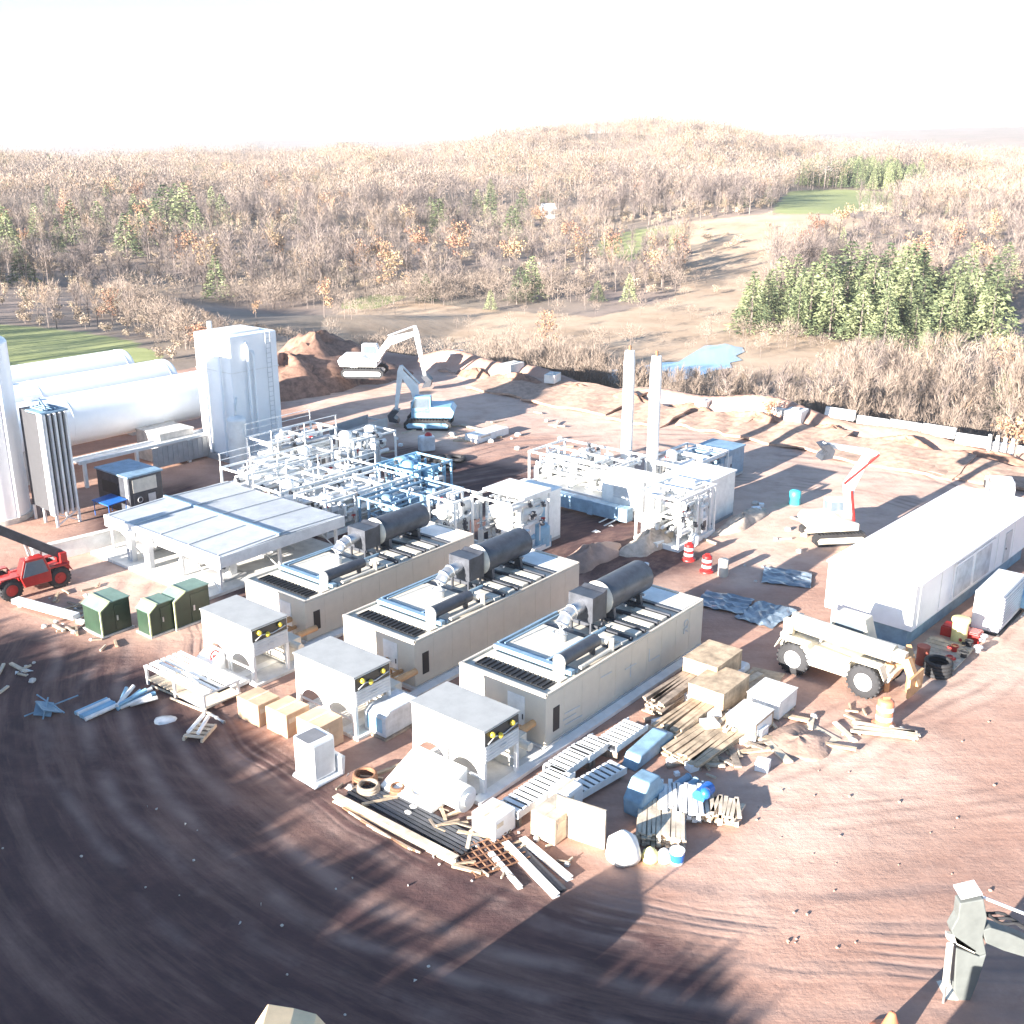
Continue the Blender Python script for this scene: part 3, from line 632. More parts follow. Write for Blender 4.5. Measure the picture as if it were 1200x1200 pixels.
    b.build('roof_beam', 'dark_steel', t)
    b = MB(); b.box(12.1, .2, H_, 13.8, W_ - .2, H_ + .08); b.build('roof_end_panel', 'white_paint', t)
    b = MB(); b.box(.55, -.03, .75, 1.0, .0, 1.95); b.build('side_vent', 'black_panel', t)
    b = MB(); b.box(-.03, 1.2, .35, 0, 2.2, 2.35); d = b.build('door', 'white_paint', t); b = MB(); b.bar((-.05, 1.3, 1.2), (-.05, 1.3, 1.45), .04); b.build('door_handle', 'dark_steel', d)
    b = MB(); b.box(-5.2, -.62, .02, L_, -.1, .2); b.box(-.1, -.02, 0, L_, W_, .2); b.build('skid_base', 'white_paint', t)
    b = MB(); b.bar((-1.1, .9, .9), (0, .9, .9), .16); b.path([(-1.0, .6, .25), (-1.0, .6, 1.0), (-.6, .6, 1.2), (-.6, 1.1, 1.2), (-.6, 1.1, .3)], .08, 8); b.build('fuel_pipe', 'machine_orange', t)
    return t
m3 = make_module(); m3.location = S(34.4, 26.1)
m3['label'] = 'generator module nearest the camera, with lumber and trays along its right side'
m2 = dup(m3, S(34.8, 34.65), label='generator module in the middle of the row of three, behind the middle cooler')
m1 = dup(m3, S(34.9, 43.0), label='generator module farthest left of the row, next to the sheet roofed canopy')
for o, s_ in ((m3, 1.0), (m2, .97), (m1, .92)): o.scale = (1, 1, s_)
b = MB()                                           # stencilled mark on the near module
b.torus((12.2, -.03, 2.05), .2, .025, (0, 1, 0), 16, 5); b.bar((12.0, -.03, 1.5), (12.0, -.03, 1.8), .05); b.bar((12.0, -.03, 1.78), (12.35, -.03, 1.78), .05); b.bar((12.2, -.03, 1.65), (12.4, -.03, 1.5), .05)
b.build('stencil_mark', 'light_grey', m3)
b = MB()
for p, q in (((4.3, 2.0), (5.2, 1.95)), ((6.4, 1.6), (7.4, 1.55)), ((6.9, 1.7), (6.9, 1.0)), ((8.6, 1.9), (8.6, 1.2)), ((8.6, 1.2), (9.6, 1.15)), ((1.4, 1.3), (2.6, 1.2)), ((1.3, 1.0), (2.3, .95)), ((1.5, .7), (2.8, .62))):
    b.bar((p[0], -.02, p[1]), (q[0], -.02, q[1]), .03, .05)
b.build('side_conduit', 'light_grey', m3)

# ---- coolers in front of them
def make_cooler():
    t = thing('cooler_unit', '', 'cooler', (0, 0, 0), AZ, 'coolers in front of the generator modules')
    W_, D_ = 4.15, 2.3
    b = MB(); b.box(0, 0, 1.62, D_, W_, 3.1); body = b.build('housing', 'white_paint', t, .03)
    b = MB(); b.box(-.05, -.05, 3.1, D_ + .05, W_ + .05, 3.18); b.build('top_panel', 'cooler_top', t, .02)
    b = MB(); b.box(.06, -.03, 2.42, D_ - .06, 0, 3.04); pn = b.build('gauge_panel', 'black_panel', t)
    for x, z in ((.45, 2.86), (.95, 2.62), (1.75, 2.86)):
        b = MB(); b.ball((x, -.1, z), .13); b.build('gauge', 'yellow_paint', pn)
    b = MB(); b.path([(.2, -.06, 2.5), (.6, -.08, 2.7), (1.3, -.06, 2.55), (2.1, -.08, 2.7)], .03, 6); b.build('hose', 'light_grey', pn)
    b = MB(); b.box(.05, -.03, 1.66, D_ - .05, 0, 2.38)
    for k in range(4): b.box(.1, -.05, 1.76 + k * .15, D_ - .1, -.03, 1.79 + k * .15)
    b.box(1.0, -.08, 2.0, 1.4, -.05, 2.07); b.build('louvre', 'light_grey', t)
    for x in (.0, D_ - .16):
        for y in (0, W_ - .16):
            b = MB(); b.box(x, y, 0, x + .16, y + .16, 1.62); b.build('leg', 'white_paint', t)
    # arched guards between the legs
    def arch(x, y0, y1):
        b = MB(); n = 12; r = (y1 - y0) / 2; ym = (y0 + y1) / 2
        o = [(y0 - .15, 1.6), (y0 - .15, .05), (y0, .05)]; i_ = [(ym - r * math.cos(math.pi * k / n), .75 + .75 * math.sin(math.pi * k / n)) for k in range(n + 1)]
        # build as strip of quads between arch and lintel
        pts = [(y0, .05)] + i_ + [(y1, .05)]
        for k in range(len(i_) - 1):
            (ya, za), (yb, zb) = i_[k], i_[k + 1]
            b.prism([(ya, za), (yb, zb), (yb, 1.6), (ya, 1.6)], x, x + .06, 'x')
        b.box(x, y0 - .1, .05, x + .06, y0, 1.6); b.box(x, y1, .05, x + .06, y1 + .1, 1.6)
        return b
    for y0, y1 in ((.3, 1.9), (2.2, 3.85)): arch(.04, y0, y1).build('arch_guard', 'white_paint', t)
    b = MB(); b.bar((.1, .1, .85), (.1, W_ - .1, .85), .08); b.bar((D_ - .1, .1, .85), (D_ - .1, W_ - .1, .85), .08); b.build('brace', 'white_paint', t)
    b = MB(); b.box(-.1, -.2, .0, 4.4, W_ + .1, .14); b.build('base_plate', 'pale_concrete', t)
    b = MB(); b.box(2.4, .6, .16, 3.6, W_ - .6, 1.3); b.tube((3.0, -.1, 1.1), (3.0, W_, 1.1), .2); b.build('pump_set', 'cream_paint', t)
    b = MB(); b.tube((3.6, 1.0, 1.2), (5.0, 1.0, 1.2), .17); b.tube((3.6, 3.0, 1.2), (5.0, 3.0, 1.2), .17); b.build('coolant_pipe', 'machine_orange', t)
    b = MB(); b.lathe([(.42, 0), (.42, .1), (.3, .1), (.05, .12)], (1.1, 2.0, 1.0), (0, 0, 1), 16); b.build('fan', 'machine_orange', t)
    return t
k3 = make_cooler(); k3.location = S(29.8, 25.8); k3['label'] = 'boxy cooler unit nearest the camera, grey top, white hood bulging below it'
k2 = dup(k3, S(29.7, 33.5), label='middle cooler unit of the three, grey top above two open arches, cardboard crates before it')
k1 = dup(k3, S(30.0, 41.3), label='leftmost cooler unit, grey topped white box behind the white pallet table')
b = MB(); b.prism([(-2.3, .05), (-.05, .05), (-.05, 1.15), (-.5, .95), (-2.3, .2)], .9, 3.9, 'y'); b.build('ramp_plate', 'white_paint', k3, .02)
b = MB(); b.tube((-1.2, -.1, .6), (-1.2, .9, .6), .56, n=20); b.tube((-1.2, -.2, .6), (-1.2, -.1, .6), .3, n=16); b.build('hood_drum', 'white_paint', k3)
b = MB(); b.box(-1.9, .4, .1, .0, 3.9, .3); b.prism([(-1.8, .3), (0, .3), (0, 1.3)], 2.4, 3.7, 'y'); b.build('ramp_plate', 'white_paint', k1)

# ---- sheet roofed canopy over the pumps
c = thing('equipment_canopy', 'low canopy with grey corrugated roof in two strips, pumps beneath it', 'canopy', S(36.2, 52.6))
Wc, Lc, Hc = 12.0, 10.0, 2.5
def roofstrip(x0, x1, z0, z1):
    b = MB(); b._add([(x0, -.3, z0), (x1, -.3, z1), (x1, Wc + .3, z1), (x0, Wc + .3, z0), (x0, -.3, z0 - .06), (x1, -.3, z1 - .06), (x1, Wc + .3, z1 - .06), (x0, Wc + .3, z0 - .06)],
                     [(0, 1, 2, 3), (7, 6, 5, 4), (0, 4, 5, 1), (1, 5, 6, 2), (2, 6, 7, 3), (3, 7, 4, 0)])
    return b
for x0, x1, z0, z1 in ((.1, 4.6, Hc, Hc + .12), (4.7, 10.0, Hc + .12, Hc)):
    r = roofstrip(x0, x1, z0, z1).build('roof_panel', 'roof_sheet', c)
    b = MB()
    for y in range(0, 5): b.bar((x0, .0 + y * 3.0, z0 + .05), (x1, .0 + y * 3.0, z1 + .05), .05, .06)
    b.build('standing_seam', 'light_grey', r)
b = MB(); b.bar((4.65, -.3, Hc + .2), (4.65, Wc + .3, Hc + .2), .2, .14); b.build('ridge_cap', 'steel_blue', c)
b = MB(); b.box(-.05, -.35, Hc - .75, .08, Wc + .35, Hc + .03); b.box(.08, -.36, Hc - .7, 10.05, -.3, Hc + .02); b.box(.08, Wc + .3, Hc - .7, 10.05, Wc + .36, Hc + .02); b.build('fascia', 'white_paint', c)
for x in (.2, 4.8, 9.6):
    for y in (.1, 4.0, 8.0, Wc - .1):
        b = MB(); b.box(x - .09, y - .09, 0, x + .09, y + .09, Hc - .1); b.build('post', 'white_paint', c)
for x in (.2, 4.8, 9.6):
    for y in (.1, 8.0): b = MB(); b.bar((x, y, .2), (x, y + 3.6, Hc - .5), .06); b.build('cross_brace', 'white_paint', c)
b = MB(); b.box(-1.2, -.2, .0, 10, Wc + .6, .18); b.build('slab', 'pale_concrete', c)
for k, (x, y, w_) in enumerate(((1.2, 1.2, 1.6), (1.6, 4.6, 2.0), (1.2, 9.3, 1.7), (5.5, 2.4, 2.2), (5.8, 7.2, 1.8))):
    p = thing('pump_skid', ['compact white pump skid under the near corner of the canopy', 'white pump skid under the middle of the canopy front', 'white pump skid under the far left corner of the canopy', 'pump skid deep under the canopy on the right', 'pump skid deep under the canopy on the left'][k], 'pump', S(36.2 + x, 52.6 + y, .18), AZ, 'pumps under the canopy')
    b = MB(); b.box(-.1, -.2, 0, w_, 2.0, .15); b.build('base', 'grey_paint', p)
    b = MB(); b.tube((.3, .2, .75), (.3, 1.7, .75), .33, n=14); b.box(.7, .2, .15, 1.2, .8, 1.2); b.build('motor', 'white_paint', p)
    b = MB(); b.path([(.3, .2, .75), (-.1, .2, .9), (-.1, .2, 1.6)], .08); b.path([(.9, 1.2, .3), (.9, 1.2, 1.5), (.2, 1.2, 1.6)], .07); b.torus((.9, .9, 1.3), .16, .03, (0, 1, 0), 12, 5); b.build('pipework', 'dark_steel', p)
for y, lb in ((8.6, 'left'), (6.6, 'right')):
    b = MB(); b.box(0, 0, 0, .35, .6, 2.0); b.bar((-.03, .15, .1), (-.03, .15, 1.9), .04); b.bar((-.03, .45, .1), (-.03, .45, 1.9), .04)
    for k in range(4): b.torus((-.03, .3, .35 + k * .45), .14, .02, (1, 0, 0), 10, 5)
    solo('gauge_board', b, 'light_grey', 'tall gauge board at the %s end of the canopy front' % lb, 'instrument board', S(35.7, 52.6 + y, .18), AZ, 'gauge boards at the canopy front')

# ---- transformers
def green_box(loc, w, d, h, label, rz):
    t = thing('transformer_cabinet', label, 'transformer', loc, rz, 'green cabinets in front of the canopy')
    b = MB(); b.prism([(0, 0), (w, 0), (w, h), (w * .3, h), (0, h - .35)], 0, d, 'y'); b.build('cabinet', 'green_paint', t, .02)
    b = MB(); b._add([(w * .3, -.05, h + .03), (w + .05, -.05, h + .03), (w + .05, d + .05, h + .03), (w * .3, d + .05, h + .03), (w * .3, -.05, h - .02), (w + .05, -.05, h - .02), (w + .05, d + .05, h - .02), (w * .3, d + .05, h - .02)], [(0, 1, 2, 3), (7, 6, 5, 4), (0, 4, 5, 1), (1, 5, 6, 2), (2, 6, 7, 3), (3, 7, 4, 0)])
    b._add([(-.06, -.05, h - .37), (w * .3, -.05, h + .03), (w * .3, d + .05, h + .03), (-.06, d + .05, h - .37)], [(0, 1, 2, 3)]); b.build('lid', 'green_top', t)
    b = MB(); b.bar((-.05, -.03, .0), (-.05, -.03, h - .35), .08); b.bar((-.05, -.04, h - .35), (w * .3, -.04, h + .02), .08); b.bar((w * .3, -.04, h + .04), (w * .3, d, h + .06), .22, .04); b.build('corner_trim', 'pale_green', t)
    b = MB(); b.box(w * .45, -.03, .2, w * .95, 0, h - .25); dd = b.build('door', 'green_paint', t); b = MB(); b.box(w * .5, -.07, h * .4, w * .55, -.03, h * .55); b.build('handle', 'galvanised', dd)
    b = MB(); b.box(-.1, -.1, -.02, w + .1, d + .1, .1); b.build('plinth', 'concrete', t)
green_box(S(28.3, 52.5), 1.8, 1.9, 1.95, 'dark green transformer cabinet at the left, beside the fallen white plank', AZ)
green_box(S(30.0, 50.4), 1.5, 1.3, 1.85, 'dark green transformer cabinet in the middle, pale edge strip', AZ)
green_box(S(31.5, 50.2), 2.3, 1.4, 2.1, 'blackish green transformer cabinet pushed against the canopy corner', AZ)

# ---- big horizontal tanks
def htank(b0, a0, a1, r, z, label):
    t = thing('storage_tank', label, 'tank', S(a0, b0), AZ, 'horizontal storage tanks on the left'); L_ = a1 - a0
    b = MB(); b.tube((0, 0, z), (L_, 0, z), r, n=48, cap=False); b.dome((L_, 0, z), r, r * .32, (1, 0, 0), 48); b.dome((0, 0, z), r, r * .32, (-1, 0, 0), 48); sh = b.build('shell', 'tank_white', t)
    for x in (L_ * .3, L_ * .62, L_ - .6): b = MB(); b.torus((x, 0, z), r + .0, .02, (1, 0, 0), 48, 5); b.build('shell_band', 'tank_white', sh)
    for x in (2.5, L_ * .5, L_ - 5.2):
        b = MB(); b.prism([(-r * .75, 0), (r * .75, 0), (r * .75, z - r * .55), (0, z - r + .02), (-r * .75, z - r * .55)], x, x + .9, 'x'); b.build('saddle', 'concrete', t)
    b = MB(); b.tube((L_ * .55, 0, z + r - .05), (L_ * .55, 0, z + r + .25), .3); b.build('manway', 'tank_white', t)
    return t
htank(85.0, 22, 58.5, 2.15, 4.25, 'big white horizontal storage tank nearest the camera, left of the tower')
htank(92.6, 24, 59.8, 2.15, 4.25, 'white horizontal storage tank in the middle of the three')
htank(100.6, 26, 60.2, 2.15, 4.25, 'white horizontal storage tank farthest back, beside the green field')
# walkway and grey block under the tanks
t = thing('pipe_walkway', 'white edged walkway with grey mesh side below the near tank', 'walkway', S(42.5, 79.0))
b = MB(); b.box(0, 0, 2.0, 14.5, .25, 2.25); b.box(0, 1.4, 2.0, 14.5, 1.6, 2.25); b.build('beam', 'white_paint', t)
b = MB(); b.box(0, .25, 2.05, 14.5, 1.4, 2.15); b.build('deck', 'galvanised', t)
b = MB(); b.box(6.5, -.02, .2, 14.4, .05, 1.95); 
for k in range(16): b.bar((6.5 + k * .5, -.05, .2), (6.5 + k * .5, -.05, 1.95), .04)
b.build('mesh_side', 'grey_paint', t)
for x in (.3, 5, 10, 14):
    b = MB(); b.box(x, .0, 0, x + .25, .25, 2.0); b.build('leg', 'white_paint', t)
b = MB(); b.box(0, 0, 0, 3.4, 3.6, 2.6); b.box(-.06, -.06, 2.6, 3.46, 3.66, 2.75); solo('valve_house', b, 'concrete', 'squat grey block building under the right end of the near tank', 'building', S(50.5, 80.0), AZ, None, .03)
t = thing('control_cabin', 'dark steel blue control cabin with a lit grey door panel, below the tanks', 'cabin', S(41.2, 70.0))
b = MB(); b.box(0, 0, .15, 2.8, 4.3, 2.9); b.build('body', 'dark_steel', t, .03)
b = MB(); b.box(-.1, -.1, 2.9, 2.9, 4.4, 3.02); b.build('roof', 'steel_blue', t)
b = MB(); b.box(.3, -.04, 1.7, 2.3, 0, 2.7); b.build('window', 'cream_paint', t)
b = MB(); b.box(.3, -.04, .3, 2.3, 0, 1.55); d = b.build('door', 'dark_steel', t); b = MB(); b.box(1.5, -.08, .8, 2.1, -.04, 1.4); b.torus((.8, -.06, 1.1), .2, .03, (0, 1, 0), 12, 5); b.build('label_plate', 'light_grey', d)
b = MB(); b.box(-.04, .1, 0.1, 0, .5, 2.8); b.build('corner_post', 'galvanised', t)
b = MB(); b.box(-.04, 1.4, 1.3, 0, 3.6, 2.2); b.build('side_opening', 'black_panel', t)
b = MB(); b.prism([(0, 1.15), (1.6, 1.25), (1.6, 1.32), (0, 1.22)], 0, 2.2, 'y'); b.bar((.1, .1, 0), (.1, .1, 1.15), .05); b.bar((.1, 2.1, 0), (.1, 2.1, 1.15), .05); b.bar((1.5, .1, 0), (1.5, .1, 1.15), .05); b.bar((1.5, 2.1, 0), (1.5, 2.1, 1.15), .05)
solo('blue_shelter', b, 'blue_plastic', 'bright blue sheet roof on thin legs beside the dark cabin', 'shelter', S(39.5, 70.2), AZ)
# ---- vaporiser: finned tower
t = thing('vaporizer', 'tall grey finned vaporiser of two upright blocks at the left, in front of the tanks', 'vaporiser', G(66, 618))
b = MB(); b.box(0, .0, 1.1, 1.9, 1.9, 8.2); b.build('fin_block', 'fin_grey', t)
b = MB(); b.box(.1, 2.05, 1.1, 1.9, 3.2, 8.3); b.build('fin_block', 'fin_grey', t)
for k in range(5):
    b = MB(); b.box(.04 + k * .4, -.3, .95, .04 + k * .4 + .14, 0, 8.3); b.build('fin', 'white_paint' if k % 2 == 0 else 'light_grey', t)
b = MB(); b.box(-.12, -.3, .9, 0, .35, 8.35); b.build('corner_post', 'white_paint', t)
b = MB(); b.box(-.1, -.1, 8.3, 2.0, 1.9, 8.42); b.path([(.5, .2, 8.5), (.5, .2, 8.75), (1.5, 2.8, 8.75), (1.5, 2.8, 8.4)], .08)
for k in range(5): b.tube((.3 + .3 * k, .1, 8.55), (.3 + .3 * k, 1.8, 8.55), .07, n=8)
b.build('header_pipe', 'steel_blue', t)
for x in (.1, 1.8):
    for y in (-.1, 1.6, 3.0):
        b = MB(); b.bar((x, y, 0), (x, y, 1.1), .16); b.build('leg', 'white_paint', t)
b = MB(); b.bar((.1, -.1, .1), (1.8, -.1, 1.0), .08); b.bar((1.8, -.1, .1), (.1, -.1, 1.0), .08); b.build('brace', 'white_paint', t)
# upright tank at the left edge
t = thing('upright_tank', 'tall white upright tank cut by the left edge of the picture', 'tank', G(-6, 606))
b = MB(); b.tube((0, 0, .4), (0, 0, 12.9), 2.55, n=48, cap=False); b.dome((0, 0, 12.9), 2.55, .7, (0, 0, 1), 48); b.build('shell', 'tank_white', t)
b = MB(); b.tube((0, 0, 0), (0, 0, .4), 2.7, n=32); b.build('plinth', 'concrete', t)
b = MB(); b.path([(.6, -2.6, .4), (.6, -2.6, 12.6), (.5, -1.8, 13.2)], .1); b.build('riser_pipe', 'tank_white', t)
# cold box tower
t = thing('cold_box_tower', 'huge square white tower standing among the pipework right of the tanks', 'tower', S(54.8, 75.1))
b = MB(); b.box(0, 0, .5, 5.0, 4.9, 11.0); sh = b.build('shell', 'tank_white', t, .12)
b = MB(); b.box(-.25, -.25, 0, 5.2, 5.1, .5); b.build('base_frame', 'grey_paint', t)
for x, y, hh in ((-.25, 1.2, 9.0), (-.25, 3.4, 10.2), (1.6, -.25, 10.0), (2.2, -.25, 9.2)):
    b = MB(); n_ = Vector((1, 0, 0)) if x < 0 else Vector((0, 1, 0)); b.path([(x, y, .6), (x, y, hh), Vector((x, y, hh + .3)) + n_ * .1, Vector((x, y, hh + .4)) + n_ * .5], .13, 10); b.build('riser_pipe', 'tank_white', t)
b = MB(); b.box(-.03, -.03, 7.9, 5.03, 4.93, 7.96); b.build('panel_joint', 'white_paint', sh)
b = MB(); b.box(.9, .9, 11.0, 3.9, 3.9, 11.18); b.build('roof_hatch', 'white_paint', sh)
b = MB()
for x in (-.05, .45): b.bar((3.6 + x, -.3, .5), (3.6 + x, -.3, 11.2), .05)
for k in range(25): b.bar((3.55, -.3, .8 + k * .42), (4.05, -.3, .8 + k * .42), .04)
b.build('ladder', 'light_grey', t)
b = MB(); b.tube((2.0, 5.3, 0), (2.0, 5.3, 11.6), .22, n=12); b.build('vent_stack', 'light_grey', t)
b = MB(); b.tube((-1.1, -1.6, 0), (-1.1, -1.6, 4.4), .8, n=24); b.dome((-1.1, -1.6, 4.4), .8, .4); b.path([(-1.1, -1.6, 4.8), (-1.1, -1.6, 5.6), (.2, -.1, 5.8)], .12); b.build('side_vessel', 'white_paint', t)

# ---- process skids: dense white pipework on frames
def skid(loc, L_, W_, Hh, label, seed, rz=AZ, vessels=3, pipes=26, cabs=2, deck=True, roof=False, m='white_paint', group='process skids'):
    rg = random.Random(seed); U = rg.uniform
    t = thing('process_skid', label, 'process skid', loc, rz, group)
    b = MB(); b.box(0, 0, 0, L_, .22, .35); b.box(0, W_ - .22, 0, L_, W_, .35); b.box(0, .22, 0, .22, W_ - .22, .35); b.box(L_ - .22, .22, 0, L_, W_ - .22, .35); b.box(.22, .22, .12, L_ - .22, W_ - .22, .2); b.build('base_frame', m, t)
    xs = [0.1 + (L_ - .2) * i / max(1, round(L_ / 3)) for i in range(max(1, round(L_ / 3)) + 1)]
    for x in xs:
        for y in (.1, W_ - .1):
            b = MB(); b.bar((x, y, .35), (x, y, Hh), .14); b.build('column', m, t)
    b = MB()
    for z in ([Hh * .55, Hh] if deck else [Hh]):
        for y in (.1, W_ - .1): b.bar((0, y, z), (L_, y, z), .12, .16)
        for x in xs: b.bar((x, 0.1, z), (x, W_ - .1, z), .1, .14)
    b.build('beam', m, t)
    for i in range(vessels + 2):
        r = U(.3, .55); x = U(.8, L_ - .8); y = U(.7, W_ - .7); b = MB()
        if rg.random() < .5:
            h2 = U(Hh * .6, Hh * 1.1); b.tube((x, y, .5), (x, y, h2), r, n=18, cap=False); b.dome((x, y, h2), r, r * .5); b.dome((x, y, .5), r, r * .5, (0, 0, -1)); b.torus((x, y, h2 * .6), r + .02, .04)
            for k in range(3): b.bar((x + r * math.cos(k * 2.1), y + r * math.sin(k * 2.1), .2), (x + r * math.cos(k * 2.1), y + r * math.sin(k * 2.1), .7), .08)
        else:
            z = U(.9, Hh * .8); l = U(1.4, 2.8); x = min(x, L_ - l - .3); x = max(.3, x); b.tube((x, y, z), (x + l, y, z), r, n=18, cap=False); b.dome((x, y, z), r, r * .5, (-1, 0, 0)); b.dome((x + l, y, z), r, r * .5, (1, 0, 0))
            b.box(x + .3, y - r * .6, .2, x + .5, y + r * .6, z - r * .7); b.box(x + l - .5, y - r * .6, .2, x + l - .3, y + r * .6, z - r * .7)
        b.build('vessel', m, t)
    for i in range(cabs + 2):
        x = U(.2, L_ - 1.2); y = rg.choice([.12, W_ - .6]); h2 = U(1.1, 1.9); b = MB(); b.box(x, y, .36, x + U(.6, 1.2), y + .45, .36 + h2)
        cb = b.build('cabinet', rg.choice(['white_paint', 'light_grey', 'white_paint', 'grey_paint']), t)
        b = MB(); b.box(x + .1, y - .02, .8, x + .5, y, 1.3); b.build('cabinet_window', 'dark_steel', cb)
    for i in range(pipes):
        r = rg.choice([.05, .07, .09, .12, .16, .2]); p = Vector((U(.2, L_ - .2), U(.15, W_ - .15), U(.4, Hh))); pts = [p]
        for k in range(rg.randint(2, 5)):
            ax = rg.choice([0, 0, 1, 2, 2]); q = pts[-1].copy(); q[ax] = U(.2, (L_ - .2, W_ - .2, Hh + .2)[ax]) if ax < 2 else U(.4, Hh + .2); d = q - pts[-1]
            if d.length > .3: pts.append(q)
        if len(pts) > 1:
            b = MB()
            for u, v in zip(pts, pts[1:]): b.tube(u, v, r, n=7)
            for v in pts[1:-1]: b.ball(v, r * 1.02, 7)
            fl = pts[0].lerp(pts[1], .5); b.tube(fl - (pts[1] - pts[0]).normalized() * .06, fl + (pts[1] - pts[0]).normalized() * .06, r * 1.8, n=9)
            b.build('pipe_run', m if i % 5 else 'galvanised', t)
    for i in range(max(5, pipes // 3)):
        b = MB(); p = Vector((U(.2, L_ - .2), rg.choice([.05, W_ * .5, U(.1, W_)]), U(.6, Hh))); b.tube(p, p + Vector((0, 0, .3)), .1, n=8); b.torus(p + Vector((0, 0, .3)), .13, .035, rg.choice([(0, 0, 1), (0, 1, 0), (1, 0, 0)]), 12, 5); b.obox(p + Vector((.05, -.05, .08)), (.22, .2, .16))
        b.build('valve', 'dark_steel', t)
    for i in range(3):
        b = MB(); p = Vector((U(.2, L_ - .2), U(0, W_), U(.6, Hh))); b.torus(p, .14, .035, (0, 0, 1), 12, 5); b.tube(p - Vector((0, 0, .25)), p, .03, n=6); b.bar(p - Vector((.14, 0, 0)), p + Vector((.14, 0, 0)), .03); b.build('handwheel', 'red_paint', t)
    if deck:
        b = MB(); zt = Hh + .08
        for y in (.05, W_ - .05):
            for x in xs: b.bar((x, y, zt), (x, y, zt + 1.0), .05)
            b.bar((0, y, zt + 1.0), (L_, y, zt + 1.0), .05); b.bar((0, y, zt + .5), (L_, y, zt + .5), .04)
        b.build('guard_rail', m, t)
        b = MB(); b.box(.1, .1, Hh * .55 + .1, L_ * .55, W_ - .1, Hh * .55 + .14); b.build('deck', 'galvanised', t)
    if roof:
        b = MB(); b.box(L_ * .3, .0, Hh + .1, L_, W_, Hh + .22); b.build('roof', m, t)
    return t
skid(S(47.0, 55.0), 8.5, 3.4, 2.6, 'long white pipe rack directly behind the canopy', 11, vessels=4, pipes=40, deck=False)
skid(S(46.5, 59.2), 9.5, 3.2, 2.6, 'white pipe rack between the canopy and the square tower', 12, vessels=4, pipes=40)
skid(S(47.0, 63.5), 8.5, 3.4, 3.0, 'white valve skid left of the pipe racks, below the near tank end', 13, vessels=3, pipes=36)
skid(S(52.5, 67.5), 7.0, 3.4, 3.6, 'white pipework frame at the foot of the square tower', 14, vessels=4, pipes=40)
skid(S(58.5, 64.5), 5.0, 3.0, 3.0, 'slim white frame right of the square tower foot', 15, vessels=2, pipes=24, deck=False)
skid(S(49.8, 50.4), 6.5, 4.4, 2.4, 'steel blue pump skid behind the left generator module', 16, vessels=4, pipes=44, m='steel_blue', deck=False)
skid(S(56.2, 55.5), 4.5, 4.0, 2.6, 'pale blue tank skid with a round vessel in the middle of the yard', 17, vessels=5, pipes=36, m='sky_blue_paint', deck=False)
skid(S(50.0, 45.6), 2.8, 2.6, 3.8, 'narrow frame of vertical white pipes beside the black silencer', 18, vessels=2, pipes=26, deck=False)
skid(S(51.5, 42.0), 4.2, 3.6, 4.0, 'tall white equipment skid with many dark valves behind the middle generator module', 19, vessels=4, pipes=44, cabs=3, roof=True, deck=False)
skid(S(66.0, 44.0), 5.0, 8.2, 2.8, 'wide white skid at the foot of the two chimneys', 20, vessels=6, pipes=56, cabs=4, deck=False)
skid(S(60.2, 34.6), 5.0, 3.6, 3.6, 'white skid with tangled valves right of the chimneys', 21, vessels=4, pipes=44, cabs=3, deck=False)
skid(S(70.5, 40.0), 6.5, 4.0, 2.6, 'white skid behind the roofed cabin, right of the chimneys', 22, vessels=4, pipes=36, deck=False)
# enclosures among the skids
def enclosure(loc, l, w, h, label, m1='white_paint', side=None, z0=.2, cat='equipment cabin'):
    t = thing('equipment_cabin', label, cat, loc)
    b = MB(); b.box(0, 0, z0, l, w, h); b.build('body', m1, t, .04)
    b = MB(); b.box(-.08, -.08, h, l + .08, w + .08, h + .1); b.build('roof', m1, t)
    b = MB(); b.box(l * .15, -.05, z0 + .15, l * .45, 0, h - .4); d = b.build('door', side or 'light_grey', t); b = MB(); b.box(l * .4, -.1, h * .45, l * .43, -.05, h * .55); b.build('handle', 'dark_steel', d)
    b = MB(); b.box(-.04, w * .3, h * .5, 0, w * .7, h * .8)
    for k in range(5): b.box(-.08, w * .3, h * (.52 + .06 * k), -.04, w * .7, h * (.53 + .06 * k))
    b.build('louvre', 'light_grey', t)
    b = MB(); b.box(0, 0, 0, l, w, z0); b.build('base', 'grey_paint', t)
    return t
enclosure(S(54.2, 42.6), 3.4, 3.2, 3.6, 'white cabin with pale blue door side, between the generator silencers and the chimneys', side='sky_blue_paint')
enclosure(S(63.2, 35.6), 6.5, 3.6, 3.4, 'flat roofed white cabin just right of the two chimneys')
enclosure(S(76.0, 40.2), 4.0, 3.0, 2.4, 'slate blue cabin in the shade right of the white skids', 'steel_blue')
enclosure(S(63.9, 39.9), 2.4, 3.6, 3.0, 'plain white cabin right in front of the two chimneys')
b = MB(); b.box(0, 0, .25, .8, 9.8, 1.25); b.box(-.05, 3.0, .2, 0, 3.5, 1.3)
solo('pipe_trough', b, 'steel_blue', 'long low grey blue steel trough in front of the chimneys', 'trough', S(62.5, 40.3), AZ, None, .03)
b = MB(); b.tube((0, 0, .15), (0, 0, 1.5), .62, n=20); b.dome((0, 0, 1.5), .62, .25); b.bar((-.4, -.5, 0), (-.4, -.5, .8), .1); b.bar((.4, -.5, 0), (.4, -.5, .8), .1); b.tube((-.7, .2, .9), (-1.6, .4, .9), .3, n=12)
solo('blue_vessel', b, 'sky_blue_paint', 'stout sky blue vessel at the end of the middle module', 'vessel', G(634, 640))
